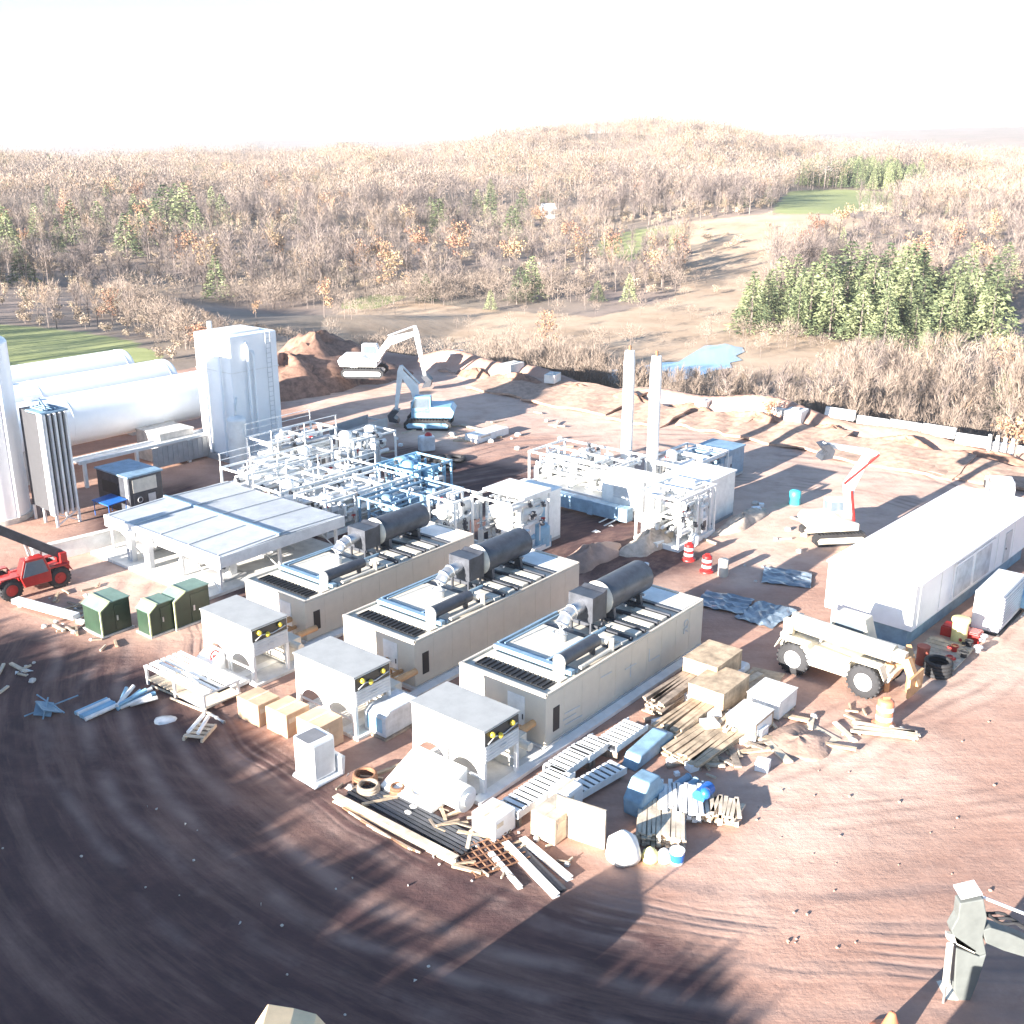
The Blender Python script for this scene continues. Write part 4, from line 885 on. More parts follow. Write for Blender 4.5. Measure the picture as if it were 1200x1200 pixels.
for k, (px, py, hh) in enumerate(((733, 562, 10.7), (763, 572, 10.7))):
    t = thing('chimney_stack', ['tall white chimney, left one of the pair', 'tall white chimney, right one of the pair'][k], 'chimney', G(px, py), AZ, 'pair of white chimneys')
    b = MB(); b.tube((0, 0, .3), (0, 0, hh * .9), .46, n=28); b.tube((0, 0, hh * .9), (0, 0, hh), .46, .38, n=28); b.build('shaft', 'white_paint', t)
    b = MB(); b.tube((0, 0, 0), (0, 0, .3), .8, n=20); b.build('base_ring', 'white_paint', t)
    b = MB(); b.tube((.5, 0, .3), (.5, 0, hh - .5), .06, n=8); b.build('drain_pipe', 'dark_steel', t)
    b = MB(); b.tube((0, 0, hh - .05), (0, 0, hh + .25), .12, n=8); b.ball((0, 0, hh + .3), .13); b.build('cap', 'rust', t)
# ================================================================ right hand side
t = thing('site_office', 'long low white modular building at the right, its near end in bright sun', 'building', (21.6, 53.5, 0), R(47.5))
LB, WB = 18.8, 5.1
b = MB(); b.box(.0, .0, 1.1, LB, WB, 3.85); body = b.build('walls', 'office_white', t, .02)
b = MB(); b.prism([(-.3, 3.85), (WB + .1, 3.85), (WB + .1, 3.97), (WB / 2, 4.08), (-.3, 3.97)], -.02, LB + .2, 'x'); b.build('roof', 'office_white', t)
b = MB(); b.box(.35, .35, .0, LB - .3, WB - .3, 1.1); b.build('skirt', 'blue_board', t)
for k in range(2):
    w_ = MB(); w_.box(5.2 + k * 3.0, -.1, 1.35, 5.2 + k * 3.0 + 2.8, 0, 3.5)
    f = w_.build('window', 'office_white', t); p = MB(); p.box(5.35 + k * 3.0, -.13, 1.47, 7.85 + k * 3.0, -.1, 3.35); p.build('pane', 'wrap_film', f)
    s_ = MB(); s_.bar((5.1 + k * 3, -.18, 3.58), (8.1 + k * 3, -.18, 3.58), .12, .1); s_.build('drip_cap', 'office_white', f)
b = MB(); b.box(13.6, -.06, 1.2, 14.6, 0, 3.2); d = b.build('door', 'light_grey', t); b = MB(); b.box(13.7, -.11, 2.1, 13.78, -.06, 2.2); b.build('handle', 'dark_steel', d)
b = MB()
for k in range(7): b.box(.6 + k * 2.9, -.03, 1.2, .64 + k * 2.9, -.0, 3.8)
b.box(.3, -.03, 1.16, LB - .3, -.0, 1.2); b.build('wall_batten', 'white_paint', body)
t = thing('heat_pump', 'white upright box on a dark frame beside the long white building', 'air conditioner', S(60.1, 13.9))
b = MB(); b.box(0, 0, .12, 4.3, 1.5, 2.4); bd = b.build('casing', 'white_plastic', t, .06)
b = MB(); b.box(.2, -.05, .4, 4.1, 0, 2.2)
for k in range(9): b.box(.3, -.08, .5 + k * .18, 4.0, -.05, .56 + k * .18)
b.build('grille', 'light_grey', t); b = MB(); b.box(-.1, -.1, 0, 4.4, 1.6, .12); b.build('plinth', 'black_rubber', t)
def crate(px, py, l, w, h, label, m='pale_wood', rz=AZ, cat='crate', name='wooden_crate', slats=4, lid=True, group=None):
    t = thing(name, label, cat, G(px, py), rz, group)
    b = MB(); b.box(0, 0, .1, l, w, h); b.build('body', m, t, .015)
    b = MB()
    for k in range(3): b.box(.03, k * (w - .1) / 2, 0, l - .03, k * (w - .1) / 2 + .1, .1)
    b.build('runner', 'old_wood', t)
    if slats:
        b = MB()
        for x in (0, l - .1): b.box(x, -.02, .1, x + .1, 0, h); b.box(x, -.02, h, x + .1, w + .02, h + .02)
        b.box(-.02, 0, .1, 0, .1, h); b.box(-.02, w - .1, .1, 0, w, h)
        b.box(0.1, -.02, h - .1, l - .1, 0, h); b.box(0.1, -.02, .1, l - .1, 0, .2); b.build('batten', 'wood', t)
    if lid: b = MB(); b.box(-.03, -.03, h + .02, l + .03, w + .03, h + .05); b.build('lid', m, t)
    return t
# red and black fittings by the office
b = MB()
for k in range(7): b.box(.0 + k * .5, 0, .1, .42 + k * .5, 2.4, .16)
b.box(0, .1, 0, 3.4, .2, .1); b.box(0, 1.2, 0, 3.4, 1.3, .1); b.box(0, 2.2, 0, 3.4, 2.3, .1)
solo('pallet', b, 'pale_wood', 'wooden pallet with loose fittings, in front of the white upright box', 'pallet', G(1118, 788))
for k in range(9):
    b = MB(); b.tube((0, 0, 0), (0, 0, .3), .16, n=10); b.torus((0, 0, .3), .2, .05, (0, 0, 1), 12, 5); b.tube((0, 0, .15), (.35, .1, .15), .09, n=8)
    solo('pipe_fitting', b, ['red_paint', 'black_rubber', 'galvanised'][k % 3], ['red', 'black', 'grey'][k % 3] + ' pipe fitting lying on the pallet by the office', 'pipe fitting', G(1112 + (k % 3) * 17 + (k // 3) * 6, 776 - (k // 3) * 13 - (k % 3) * 6, .17), k * .7, 'fittings on the office pallet')
for k in range(3):
    b = MB(); b.box(0, 0, 0, .85, .7, .55); b.box(.05, .05, .55, .8, .65, .62)
    solo('red_crate', b, 'red_paint', ['leftmost', 'middle', 'rightmost'][k] + ' of three red plastic boxes under the pale yellow lid', 'box', G(1116 + k * 15, 748 + k * 4, 0), AZ, 'red boxes by the office', .03)
b = MB(); b.tube((0, 0, 0), (0, 0, 1.25), .42, n=20); b.tube((0, 0, 1.25), (0, 0, 1.4), .5, n=20); b.dome((0, 0, 1.4), .5, .1)
solo('drum', b, 'pale_yellow', 'drum with pale yellow lid between the office wall and the white box', 'drum', G(1123, 752))
b = MB()
for k in range(4): b.torus((0, 0, .12 + k * .2), .62, .11, (0, 0, 1), 20, 8)
solo('hose_coil', b, 'black_rubber', 'stack of black hose coils beside the white telehandler fork', 'hose', G(1098, 790))
b = MB(); b.tube((0, 0, 0), (0, 0, .95), .32, n=16); b.tube((0, 0, .95), (0, 0, 1.05), .34, n=16)
solo('red_drum', b, 'brick_red', 'rust red drum behind the telehandler fork carriage', 'drum', G(1080, 778))
b = MB(); b.prism([(0, 0), (3.6, 0), (4.2, .5), (4.0, .85), (2.9, .95), (2.2, 1.4), (.6, 1.4), (0, .95)], 0, 1.7, 'y')
t = thing('parked_car', 'pale car behind the right end of the long office, mostly hidden', 'car', G(1188, 588), AZ + .4)
b.build('body', 'white_paint', t, .06); b = MB(); b.box(.7, -.02, .95, 2.3, 1.72, 1.32); b.build('window', 'window_glass', t)
for x in (.8, 3.4):
    for y in (0, 1.7): b = MB(); b.tube((x, y - .1, .3), (x, y + .1, .3), .32, n=16); b.build('wheel', 'black_rubber', t)
t = thing('blue_trailer', 'small blue covered trailer at the right edge beside the office', 'trailer', S(64.0, 12.6), AZ)
b = MB(); b.prism([(0, .4), (3, .4), (3, 1.1), (2.6, 1.4), (.4, 1.4), (0, 1.1)], 0, 1.6, 'y'); b.build('cover', 'sky_blue_paint', t, .05)
for y in (-.12, 1.72): b = MB(); b.tube((1.5, y - .1, .33), (1.5, y + .1, .33), .33, n=16); b.build('wheel', 'black_rubber', t)
b = MB(); b.bar((0, .8, .45), (-1.2, .8, .4), .1); b.build('drawbar', 'dark_steel', t)

# ---- telehandlers
def wheel(t, x, y, r, w_, tyre='black_rubber', rim='red_paint'):
    body_ = 'red' if rim == 'red_paint' else 'pale'
    b = MB(); s = 1 if y > 0 else -1
    b.lathe([(r * .55, -w_ / 2), (r * .9, -w_ / 2), (r, -w_ * .35), (r, w_ * .35), (r * .9, w_ / 2), (r * .55, w_ / 2)], (x, y, r), (0, 1, 0), 28)
    for k in range(20): a = k * math.pi / 10; b.obox((x + math.cos(a) * r, y, r + math.sin(a) * r), (.07, w_ * .9, .09), 0, -a)
    wh = b.build('wheel', tyre, t)
    b = MB(); b.tube((x, y - w_ * .4, r), (x, y + w_ * .4, r), r * (.56 if body_ == 'red' else .8), n=20); b.tube((x, y + s * w_ * .4, r), (x, y + s * w_ * .52, r), r * .22, n=12); b.build('rim', rim, wh)
def telehandler(label, loc, rz, body, boomm, rise, length, tyre='black_rubber', rim='red_paint', group='telehandlers', sc_=1.):
    t = thing('telehandler', label, 'telehandler', loc, rz, group)
    b = MB(); b.prism([(-2.3, .55), (2.2, .55), (2.4, 1.0), (1.6, 1.15), (-1.4, 1.2), (-2.4, 1.35)], -.55, .55, 'y'); b.build('chassis', body, t, .04)
    b = MB(); b.prism([(-1.3, .6), (.9, .6), (.9, 1.2), (-1.3, 1.3)], -1.15, -.56, 'y'); b.build('engine_cover', body, t, .05)
    b = MB(); b.prism([(-.9, .65), (.75, .65), (.95, 1.3), (.6, 2.35), (-.6, 2.35), (-.9, 1.4)], .56, 1.3, 'y'); cab = b.build('cab', body, t, .04)
    b = MB(); b.prism([(-.75, 1.35), (.8, 1.3), (.5, 2.2), (-.5, 2.2)], 1.3, 1.33, 'y'); b.prism([(-.75, 1.35), (.8, 1.3), (.5, 2.2), (-.5, 2.2)], .53, .56, 'y'); b.build('window', 'window_glass', cab)
    for x in (-1.45, 1.5):
        for y in (-1.0, 1.0): wheel(t, x, y, .66, .42, tyre, rim)
    for x in (-1.45, 1.5):
        b = MB(); b.prism([(x - .8, .95), (x - .55, 1.4), (x + .55, 1.4), (x + .8, .95), (x + .8, 1.0), (x + .58, 1.47), (x - .58, 1.47), (x - .8, 1.0)], .8, 1.22, 'y'); b.build('mudguard', body, t)
        b = MB(); b.prism([(x - .8, .95), (x - .55, 1.4), (x + .55, 1.4), (x + .8, .95), (x + .8, 1.0), (x + .58, 1.47), (x - .58, 1.47), (x - .8, 1.0)], -1.22, -.8, 'y'); b.build('mudguard', body, t)
    p = Vector((-2.1, 0, 1.75)); d = Vector((math.cos(rise), 0, math.sin(rise)))
    b = MB(); (b.tube(p, p + d * length * .9, .36, n=20) if boomm == 'machine_beige' else b.bar(p, p + d * length * .62, .5, .55)); bm = b.build('boom', boomm, t)
    b = MB(); b.bar(p + d * length * .62, p + d * length, .36, .4); b.build('boom_extension', 'grey_paint' if boomm != 'machine_beige' else boomm, bm)
    b = MB(); b.bar(p + d * .6 + Vector((0, -.27, .05)), p + d * length * .5 + Vector((0, -.27, .05)), .05, .26); b.build('boom_decal', 'sky_blue_paint' if boomm == 'dark_steel' else 'white_paint', bm)
    b = MB(); b.bar((-2.1, -.35, 1.1), (-2.1, -.35, 1.95), .25, .4); b.bar((-2.1, .35, 1.1), (-2.1, .35, 1.95), .25, .4); b.build('boom_pivot', body, t)
    b = MB(); b.tube((-.4, 0, 1.1), p + d * 2.6, .1, n=10); b.tube((-.9, -.2, 1.0), p + d * 1.4, .07, n=8); b.build('lift_ram', 'silver', t)
    e = p + d * length
    b = MB(); b.bar(e, e + Vector((.5, 0, -1.0)), .3, .3); b.box(e.x + .4, -.65, e.z - 1.3, e.x + .5, .65, e.z - .5)
    for y in ((-.45, .45) if boomm != 'machine_beige' else ()): b.box(e.x + .5, y - .06, e.z - 1.3, e.x + 1.6, y + .06, e.z - 1.24)
    b.build('fork_carriage', 'dark_steel' if boomm != 'machine_beige' else 'machine_orange', t)
    b = MB(); b.box(-.9, -1.17, .75, .3, -1.15, 1.1); b.build('side_decal', 'white_paint', t)
    return t
pw = G(68, 682); 
telehandler('red telehandler with its dark blue boom raised over the left edge of the picture', G(36, 690), math.atan2(-.70, -.70), 'red_paint', 'dark_steel', R(36), 7.6)
tw = telehandler('pale beige telehandler parked before the white office, boom lowered, big pale wheels', (G(930, 786) + G(1027, 818)) / 2 + Vector((.5, 1.0, 0)), math.atan2(48.2 - 51.2, 18.2 - 14.8), 'machine_beige', 'machine_beige', R(-2), 4.7, 'black_rubber', 'tarp_white')
tw.scale = (1.3, 1.3, 1.3)
b = MB(); b.prism([(0, 0), (.25, 0), (.35, 1.5), (1.0, 1.9), (1.0, 2.2), (.1, 1.9)], 0, .25, 'y'); b.prism([(0, 0), (.25, 0), (.35, 1.5), (1.0, 1.9), (1.0, 2.2), (.1, 1.9)], 1.1, 1.35, 'y'); b.bar((.2, 0, 1.4), (.2, 1.3, 1.4), .2)
solo('outrigger_frame', b, 'machine_orange', 'pale orange upright frame at the front end of the beige telehandler', 'frame', G(1068, 812), AZ + .6)

# ---- traffic drums and cones
def drum(px, py, label, base='orange_plastic', s=1., group='traffic drums'):
    t = thing('traffic_drum', label, 'traffic drum', G(px, py), 0, group); t.scale = (s, s, s)
    b = MB(); b.lathe([(.42, 0), (.42, .1), (.34, .12), (.3, .12), (.28, 1.0), (.2, 1.06), (.01, 1.07)], n=18); bd = b.build('body', 'red_paint' if base == 'red' else base, t)
    b = MB()
    for z in (.3, .66): b.lathe([(.30, z), (.295, z + .16)], n=18)
    b.build('stripe', 'white_plastic', bd); b = MB(); b.box(-.12, -.03, 1.06, .12, .03, 1.16); b.build('handle', 'red_paint' if base == 'red' else base, bd)
drum(807, 656, 'red and white striped drum, left one of the two in the dark patch', 'red', 1.1)
drum(828, 670, 'red and white striped drum, right one of the two in the dark patch', 'red', 1.1)
drum(1035, 851, 'orange and white drum in front of the beige telehandler wheel', 'peach_plastic', 1.35)
drum(408, 543, 'red and white drum among rubble left of the blue excavator', 'red', 1.1)
b = MB(); b.lathe([(.3, 0), (.33, .1), (.33, 1.1), (.3, 1.15), (.01, 1.16)], n=18); solo('beige_drum', b, 'cream_paint', 'plain cream drum just right of the two striped drums', 'drum', G(847, 675))
b = MB(); b.lathe([(.4, 0), (.44, .1), (.42, .5), (.45, .55), (.44, 1.05), (.3, 1.15), (.01, 1.16)], n=18); solo('teal_barrel', b, 'teal_plastic', 'bright turquoise barrel standing on the open dirt left of the excavator', 'barrel', G(931, 591))
b = MB(); b.lathe([(.35, 0), (.36, .6), (.1, .75), (.01, .78)], n=14); solo('white_bin', b, 'white_paint', 'squat white bin beside the striped drums', 'bin', G(813, 637))
b = MB(); b.lathe([(.4, 0), (.4, .08), (.22, .1), (.06, .8), (.01, .82)], n=14); solo('traffic_cone', b, 'peach_plastic', 'salmon orange cone at the bottom edge left of the big machine arm', 'cone', G(1042, 1216, 0), 0, None, 0, (1.7, 1.7, 1.2))
t = thing('work_trestle', 'white trestle with two white pads and a red end in the dark patch', 'trestle', G(722, 612), AZ - .5)
b = MB(); b.bar((-1.2, -.4, 0), (1.6, -.4, 1.0), .07); b.bar((-1.2, .4, 0), (1.6, .4, 1.0), .07); b.bar((1.6, -.4, 1.0), (2.2, -.4, 0), .07); b.bar((1.6, .4, 1.0), (2.2, .4, 0), .07); b.build('frame', 'white_paint', t)
b = MB(); b.obox((.2, 0, .62), (.7, .8, .16), 0, -.34); b.build('pad', 'white_paint', t); b = MB(); b.obox((1.1, 0, .95), (.7, .8, .16), 0, -.34); b.build('pad', 'white_paint', t); b = MB(); b.obox((2.0, 0, .9), (.5, .7, .4)); b.build('end_box', 'red_paint', t)

# ---- excavators
def excavator(label, loc, rz, body, b1, a1, b2, a2, sc_=1., swing=0., boomm=None, cabm=None, bucket=True, group='excavators'):
    """b1,a1: boom length and angle; b2,a2: stick length and angle (from +x)"""
    t = thing('excavator', label, 'excavator', loc, rz, group); t.scale = (sc_,) * 3; boomm = boomm or body
    for y in (-1.15, 1.15):
        b = MB(); pr = [(-1.9, .25), (-1.6, .0), (1.6, 0), (1.9, .25), (1.9, .6), (1.6, .85), (-1.6, .85), (-1.9, .6)]; b.prism(pr, y - .27, y + .27, 'y')
        for k in range(14): b.box(-1.7 + k * .25, y - .3, .85, -1.58 + k * .25, y + .3, .9)
        b.build('track', 'black_rubber', t)
        b = MB(); b.prism([(-1.6, .22), (1.6, .22), (1.7, .45), (1.5, .62), (-1.5, .62), (-1.7, .45)], y - .32, y + .32, 'y'); b.build('track_frame', body, t)
    rot = Matrix.Rotation(swing, 3, 'Z'); 
    def part(mb, n, m_, par=t, bv=0):
        mb.v = [tuple(rot @ Vector(v)) for v in mb.v]; return mb.build(n, m_, par, bv)
    b = MB(); b.tube((0, 0, .6), (0, 0, 1.0), .7, n=20); part(b, 'turntable', 'dark_steel')
    b = MB(); b.prism([(-2.0, 1.0), (1.3, 1.0), (1.3, 1.5), (.0, 1.9), (-1.9, 1.9), (-2.2, 1.5)], -1.25, 1.25, 'y'); part(b, 'house', body, bv=.06)
    b = MB(); b.prism([(-.3, 1.4), (1.25, 1.4), (1.3, 2.1), (1.0, 2.75), (-.3, 2.75)], .35, 1.25, 'y'); cab = part(b, 'cab', cabm or body, bv=.04)
    b = MB(); b.prism([(-.15, 1.85), (1.2, 1.85), (.95, 2.6), (-.15, 2.6)], 1.25, 1.28, 'y'); b.prism([(-.15, 1.95), (1.15, 1.95), (.95, 2.6), (-.15, 2.6)], .32, .35, 'y'); b.prism([(-.25, 2.0), (-.25, 2.6), (-.32, 2.6), (-.32, 2.0)], .5, 1.1, 'y'); b.box(1.22, .45, 1.6, 1.33, 1.15, 2.3); part(b, 'window', 'window_glass', cab)
    p0 = Vector((.9, -.2, 1.5)); mid = p0 + Vector((math.cos(a1 + .28), 0, math.sin(a1 + .28))) * b1 * .5; p1 = p0 + Vector((math.cos(a1), 0, math.sin(a1))) * b1
    b = MB()
    def plate(pts, y0, y1): b.prism([(p.x, p.z) for p in pts], y0, y1, 'y')
    up = lambda p, q, k: (Vector((-(q - p).z, 0, (q - p).x)).normalized() * k)
    n1 = up(p0, mid, .3); n2 = up(mid, p1, .38); n3 = up(mid, p1, .16)
    plate([p0 - n1 * .6, mid - n2, p1 - n3, p1 + n3, mid + n2, p0 + n1 * .6], -.42, .0); bm = part(b, 'boom', boomm)
    p2 = p1 + Vector((math.cos(a2), 0, math.sin(a2))) * b2; bk = p1 - (p2 - p1).normalized() * b1 * .14
    b = MB(); n1 = up(p1, p2, .24); n2 = up(p1, p2, .12); plate([bk - n2, p1 - n1, p2 - n2, p2 + n2, p1 + n1, bk + n2], -.36, -.06); st = part(b, 'stick', boomm)
    b = MB(); q = p0 + Vector((.3, 0, -.3)); b.tube(q + Vector((0, -.5, 0)), mid + Vector((0, -.5, -.2)), .1, n=10); b.tube(q + Vector((0, .1, 0)), mid + Vector((0, .1, -.2)), .1, n=10)
    n2 = up(mid, p1, .5); b.tube(mid + n2 + Vector((0, -.2, 0)), bk + Vector((0, -.2, 0)), .09, n=10); part(b, 'hydraulic_ram', 'silver' if body != 'machine_beige' else 'red_paint')
    if bucket:
        b = MB(); c = p2; s = .6
        b.prism([(c.x - s * .5, c.z), (c.x + s * .4, c.z + .1), (c.x + s * 1.1, c.z - s * .6), (c.x + s * .9, c.z - s * 1.5), (c.x - s * .4, c.z - s * 1.7), (c.x - s * .2, c.z - s * 1.2), (c.x + s * .3, c.z - s * .9)], -.75, .35, 'y')
        part(b, 'bucket', 'dark_steel')
    return t
excavator('white excavator in the open yard at right, its boom pointing straight up', G(975, 632), R(8), 'machine_beige', 4.9, R(78), 3.4, R(168), 1.0, 0, 'white_paint')
excavator('small excavator with a blue cab in mid yard, short arm folded over', G(503, 500), R(178), 'sky_blue_paint', 3.3, R(66), 3.2, R(-82), 1.2, 0, 'white_paint', 'sky_blue_paint')
excavator('white excavator on the brown mound at the far left edge of the yard', G(428, 440, 1.5), R(-4), 'white_paint', 4.6, R(32), 3.9, R(-80), 1.25, 0, 'white_paint')

def PL(px, py, Yd):
    r, y, dz = ray(px, py); k = Yd / y; return (r * k, CAM_H + dz * k)
def plate(pts, Yd, th):
    b = MB(); b.prism([PL(x, y, Yd) for x, y in pts], 0, th, 'y'); b.v = [(v[0] - 14, v[1], v[2]) for v in b.v]; return b
t = thing('concrete_boom', 'large pale grey folded machine arm at the lower right corner, close to the camera', 'machine arm', (14, 28, 0), 0)
plate([(1125, 1059), (1153, 1054), (1157, 1076), (1152, 1098), (1156, 1118), (1148, 1120), (1120, 1106), (1115, 1090), (1123, 1076)], 28, .42).build('boom_head', 'grey_green', t, .03)
plate([(1120, 1110), (1148, 1121), (1156, 1118), (1146, 1150), (1132, 1184), (1124, 1176), (1118, 1160)], 28.02, .36).build('boom', 'grey_green', t, .03)
plate([(1127, 1054), (1152, 1048), (1153, 1051), (1128, 1057)], 27.9, .6).build('top_plate', 'light_grey', t)
plate([(1112, 1098), (1118, 1099), (1146, 1118), (1144, 1121), (1118, 1108), (1112, 1104)], 27.86, .16).build('link', 'cream_paint', t)
plate([(1150, 1088), (1160, 1085), (1180, 1091), (1215, 1106), (1215, 1124), (1175, 1112), (1154, 1103)], 28.1, .45).build('second_arm', 'grey_green', t, .03)
def tubeP(p, q, r, Yd, off=0): 
    b = MB(); p, q = PL(*p, Yd), PL(*q, Yd); b.tube((p[0] - 14, off, p[1]), (q[0] - 14, off, q[1]), r); return b
tubeP((1112, 1104), (1107, 1150), .11, 28, -.1).build('hydraulic_ram', 'cream_paint', t); tubeP((1107, 1148), (1102, 1188), .045, 28, -.1).build('ram_rod', 'silver', t)
tubeP((1154, 1056), (1215, 1080), .05, 28, .2).build('stay_bar', 'white_paint', t)
b = MB()
for k in range(3):
    pts = []
    for i in range(9):
        q = PL(1160 + i * 7, 1078 + i * 2.8 + 4 * math.sin(i * .9 + k), 28); pts.append((q[0] - 14, .1 + k * .12, q[1] + .1))
    b.path(pts, .05, 7)
b.build('hydraulic_hose', 'black_rubber', t)
plate([(1094, 1186), (1108, 1178), (1130, 1176), (1136, 1196), (1130, 1215), (1100, 1215)], 27.8, .9).build('pivot_block', 'cream_paint', t, .06)
plate([(1133, 1180), (1137, 1178), (1152, 1215), (1146, 1215)], 27.8, .2).build('strut', 'white_paint', t)
t = thing('drill_carrier', 'big machine body below the lower right corner that the grey arm belongs beside', 'machine', (10.2, 20.8, 0), R(45))
b = MB(); b.box(-5.5, -1.9, .9, 1.0, 1.9, 3.0); b.build('body', 'cream_paint', t, .08)
for y in (-1.7, 1.7):
    b = MB(); b.prism([(-5.2, .5), (-4.7, 0), (.5, 0), (1.0, .5), (.5, 1.0), (-4.7, 1.0)], y - .35, y + .35, 'y'); b.build('track', 'black_rubber', t)
t = thing('feed_hopper', 'cream and pale orange hopper top peeking in at the bottom edge of the picture', 'hopper', (-6, 24, 0), 0)
def hop(pts, y0, y1):
    b = MB(); b.prism([PL(x, y, 24) for x, y in pts], y0, y1, 'y'); b.v = [(v[0] + 6, v[1], v[2]) for v in b.v]; return b
hop([(296, 1204), (314, 1176), (345, 1181), (371, 1188), (386, 1204), (380, 1250), (302, 1250)], -2.2, .0).build('bin', 'hopper_cream', t, .03)
hop([(300, 1206), (316, 1188), (330, 1194), (328, 1206)], -2.26, -2.2).build('side_patch', 'orange_plastic', t)
b = MB(); b.tube((.6, -1.2, 3.2), (.6, -1.2, 3.8), .04, n=8); b.build('vent', 'dark_steel', t)
for x in (-1.0, .9):
    for y in (-2.0, -.2): b = MB(); b.bar((x, y, 0), (x, y, 2.4), .2); b.build('leg', 'galvanised', t)

# ---- far edge of the yard: spoil mound, blocks, low concrete wall, erosion sheets
def mound(px, py, rx, ry, h, label, m='dirt_pile', rz=AZ, z=0, sd=1, name='dirt_mound', cat='mound'):
    rg = random.Random(sd); n, k = 30, 12; b = MB(); vs = []; fs = []
    ph = [rg.random() * 6 for _ in range(6)]
    for i in range(k + 1):
        r = i / k
        for j in range(n):
            a = 2 * math.pi * j / n; w_ = 1 + .16 * math.sin(2 * a + ph[0]) + .1 * math.sin(5 * a + ph[1]) + .05 * math.sin(9 * a + ph[2])
            zz = h * (1 - r ** 1.6) * (1 + .14 * math.sin(a * 3 + r * 6 + ph[3])) + .07 * h * rg.uniform(-1, 1) * (1 if 0 < i < k else 0)
            vs.append((rx * r * w_ * math.cos(a), ry * r * w_ * math.sin(a), zz - (.15 if i == k else 0)))
    for i in range(k):
        for j in range(n): fs.append((i * n + j, (i + 1) * n + j, (i + 1) * n + (j + 1) % n, i * n + (j + 1) % n))
    b._add(vs, fs, True); return solo(name, b, m, label, cat, G(px, py, z), rz)
mound(372, 440, 12, 8, 4.6, 'big reddish brown spoil mound right of the white tower', sd=2)
mound(335, 455, 8, 7, 3.6, 'smaller brown spoil heap against the foot of the tower', sd=3)
mound(428, 442, 6, 4, 1.7, 'brown heap the far excavator stands on', sd=5)
mound(690, 655, 3.2, 1.6, .9, 'pale heap of soil between two generator modules', 'rug_dirt', sd=4)
mound(935, 870, 2.0, 1.4, .3, 'flattened pale dirt heap beside the white crates', 'rug_dirt', sd=6)
mound(760, 640, 2.6, 1.3, 1.1, 'pale rubble heap at the foot of the valve skid', 'mat_cream', sd=7)
mound(870, 612, 3.5, 1.1, .7, 'long pale soil ridge right of the valve skid', 'mat_cream', sd=8)
rg = random.Random(5)
def sheet(px, py, l, w_, label, rz, tilt=.12, m='berm_soil'):
    b = MB(); n = 10; vs = []; fs = []
    for i in range(n + 1):
        for j in range(5):
            vs.append((l * i / n + rg.uniform(-.15, .15), w_ * j / 4 + rg.uniform(-.15, .15), .25 + tilt * w_ * j / 4 + .12 * math.sin(i * 1.1 + j) + rg.uniform(0, .05)))
    o = len(vs); vs += [(x, y, z - .22) for x, y, z in vs]
    for i in range(n):
        for j in range(4):
            q = (i * 5 + j, (i + 1) * 5 + j, (i + 1) * 5 + j + 1, i * 5 + j + 1); fs.append(q); fs.append(tuple(o + x for x in q)[::-1])
    for i in range(n):
        for j in (0, 4): q = (i * 5 + j, (i + 1) * 5 + j); fs.append((q[0], q[1], o + q[1], o + q[0]) if j == 4 else (q[1], q[0], o + q[0], o + q[1]))
    for j in range(4):
        for i in (0, n): q = (i * 5 + j, i * 5 + j + 1); fs.append((q[0], q[1], o + q[1], o + q[0]) if i == 0 else (q[1], q[0], o + q[0], o + q[1]))
    b._add(vs, fs); return solo('erosion_mat', b, m, label, 'ground sheet', G(px, py), rz, 'pale sheets laid along the far edge of the yard')
NB = AZ - math.pi / 2
for i, (px, py, l, w_, lb) in enumerate(((512, 436, 8, 5, 'pale sheet farthest left, next to the far excavator'), (545, 456, 9, 7, 'pale sheet with a slanting right end, second from the left'), (610, 470, 11, 8, 'broadest pale sheet, in the middle of the far edge'), (712, 492, 6, 6, 'small pale sheet behind the left chimney'),
        (790, 500, 6, 5, 'pale sheet just right of the chimneys'), (850, 512, 10, 6, 'pale sheet below the white concrete blocks'), (955, 535, 12, 6, 'long pale sheet behind the right excavator'), (1060, 552, 12, 5, 'pale sheet behind the roof of the white office'))): sheet(px, py, l, w_, lb, NB, .1)
for i, (px, py, s) in enumerate(((827, 487, 1.6), (848, 486, 1.1), (866, 487, 1.2), (882, 488, 1.4), (897, 497, 2.0), (916, 500, 2.0), (937, 506, 2.2))):
    b = MB(); b.box(0, 0, 0, s, s * .8, s * .85); b.box(s * .35, s * .25, s * .85, s * .65, s * .55, s * .93)
    solo('concrete_block', b, 'pale_concrete', ['leftmost', 'second', 'third', 'fourth', 'fifth', 'sixth', 'rightmost'][i] + ' white concrete block on the far edge, counting from the left', 'concrete block', G(px, py), AZ + rg.uniform(-.4, .2), 'concrete blocks on the far edge', .05)
for i, (px, py, s) in enumerate(((598, 440, 2.0), (650, 450, 1.6), (540, 424, 1.8))):
    b = MB(); b.box(0, 0, 0, s * 1.3, s * .8, s * .6); b.box(s * .3, s * .2, s * .6, s, s * .6, s * .66); solo('concrete_block', b, 'pale_concrete', ['pale block lying on the far edge in the middle of the picture', 'smaller pale block on the far edge, left of the chimneys', 'pale block at the left end of the far edge'][i], 'concrete block', G(px, py, 1), AZ + .3 * i, 'concrete blocks on the far edge', .06)
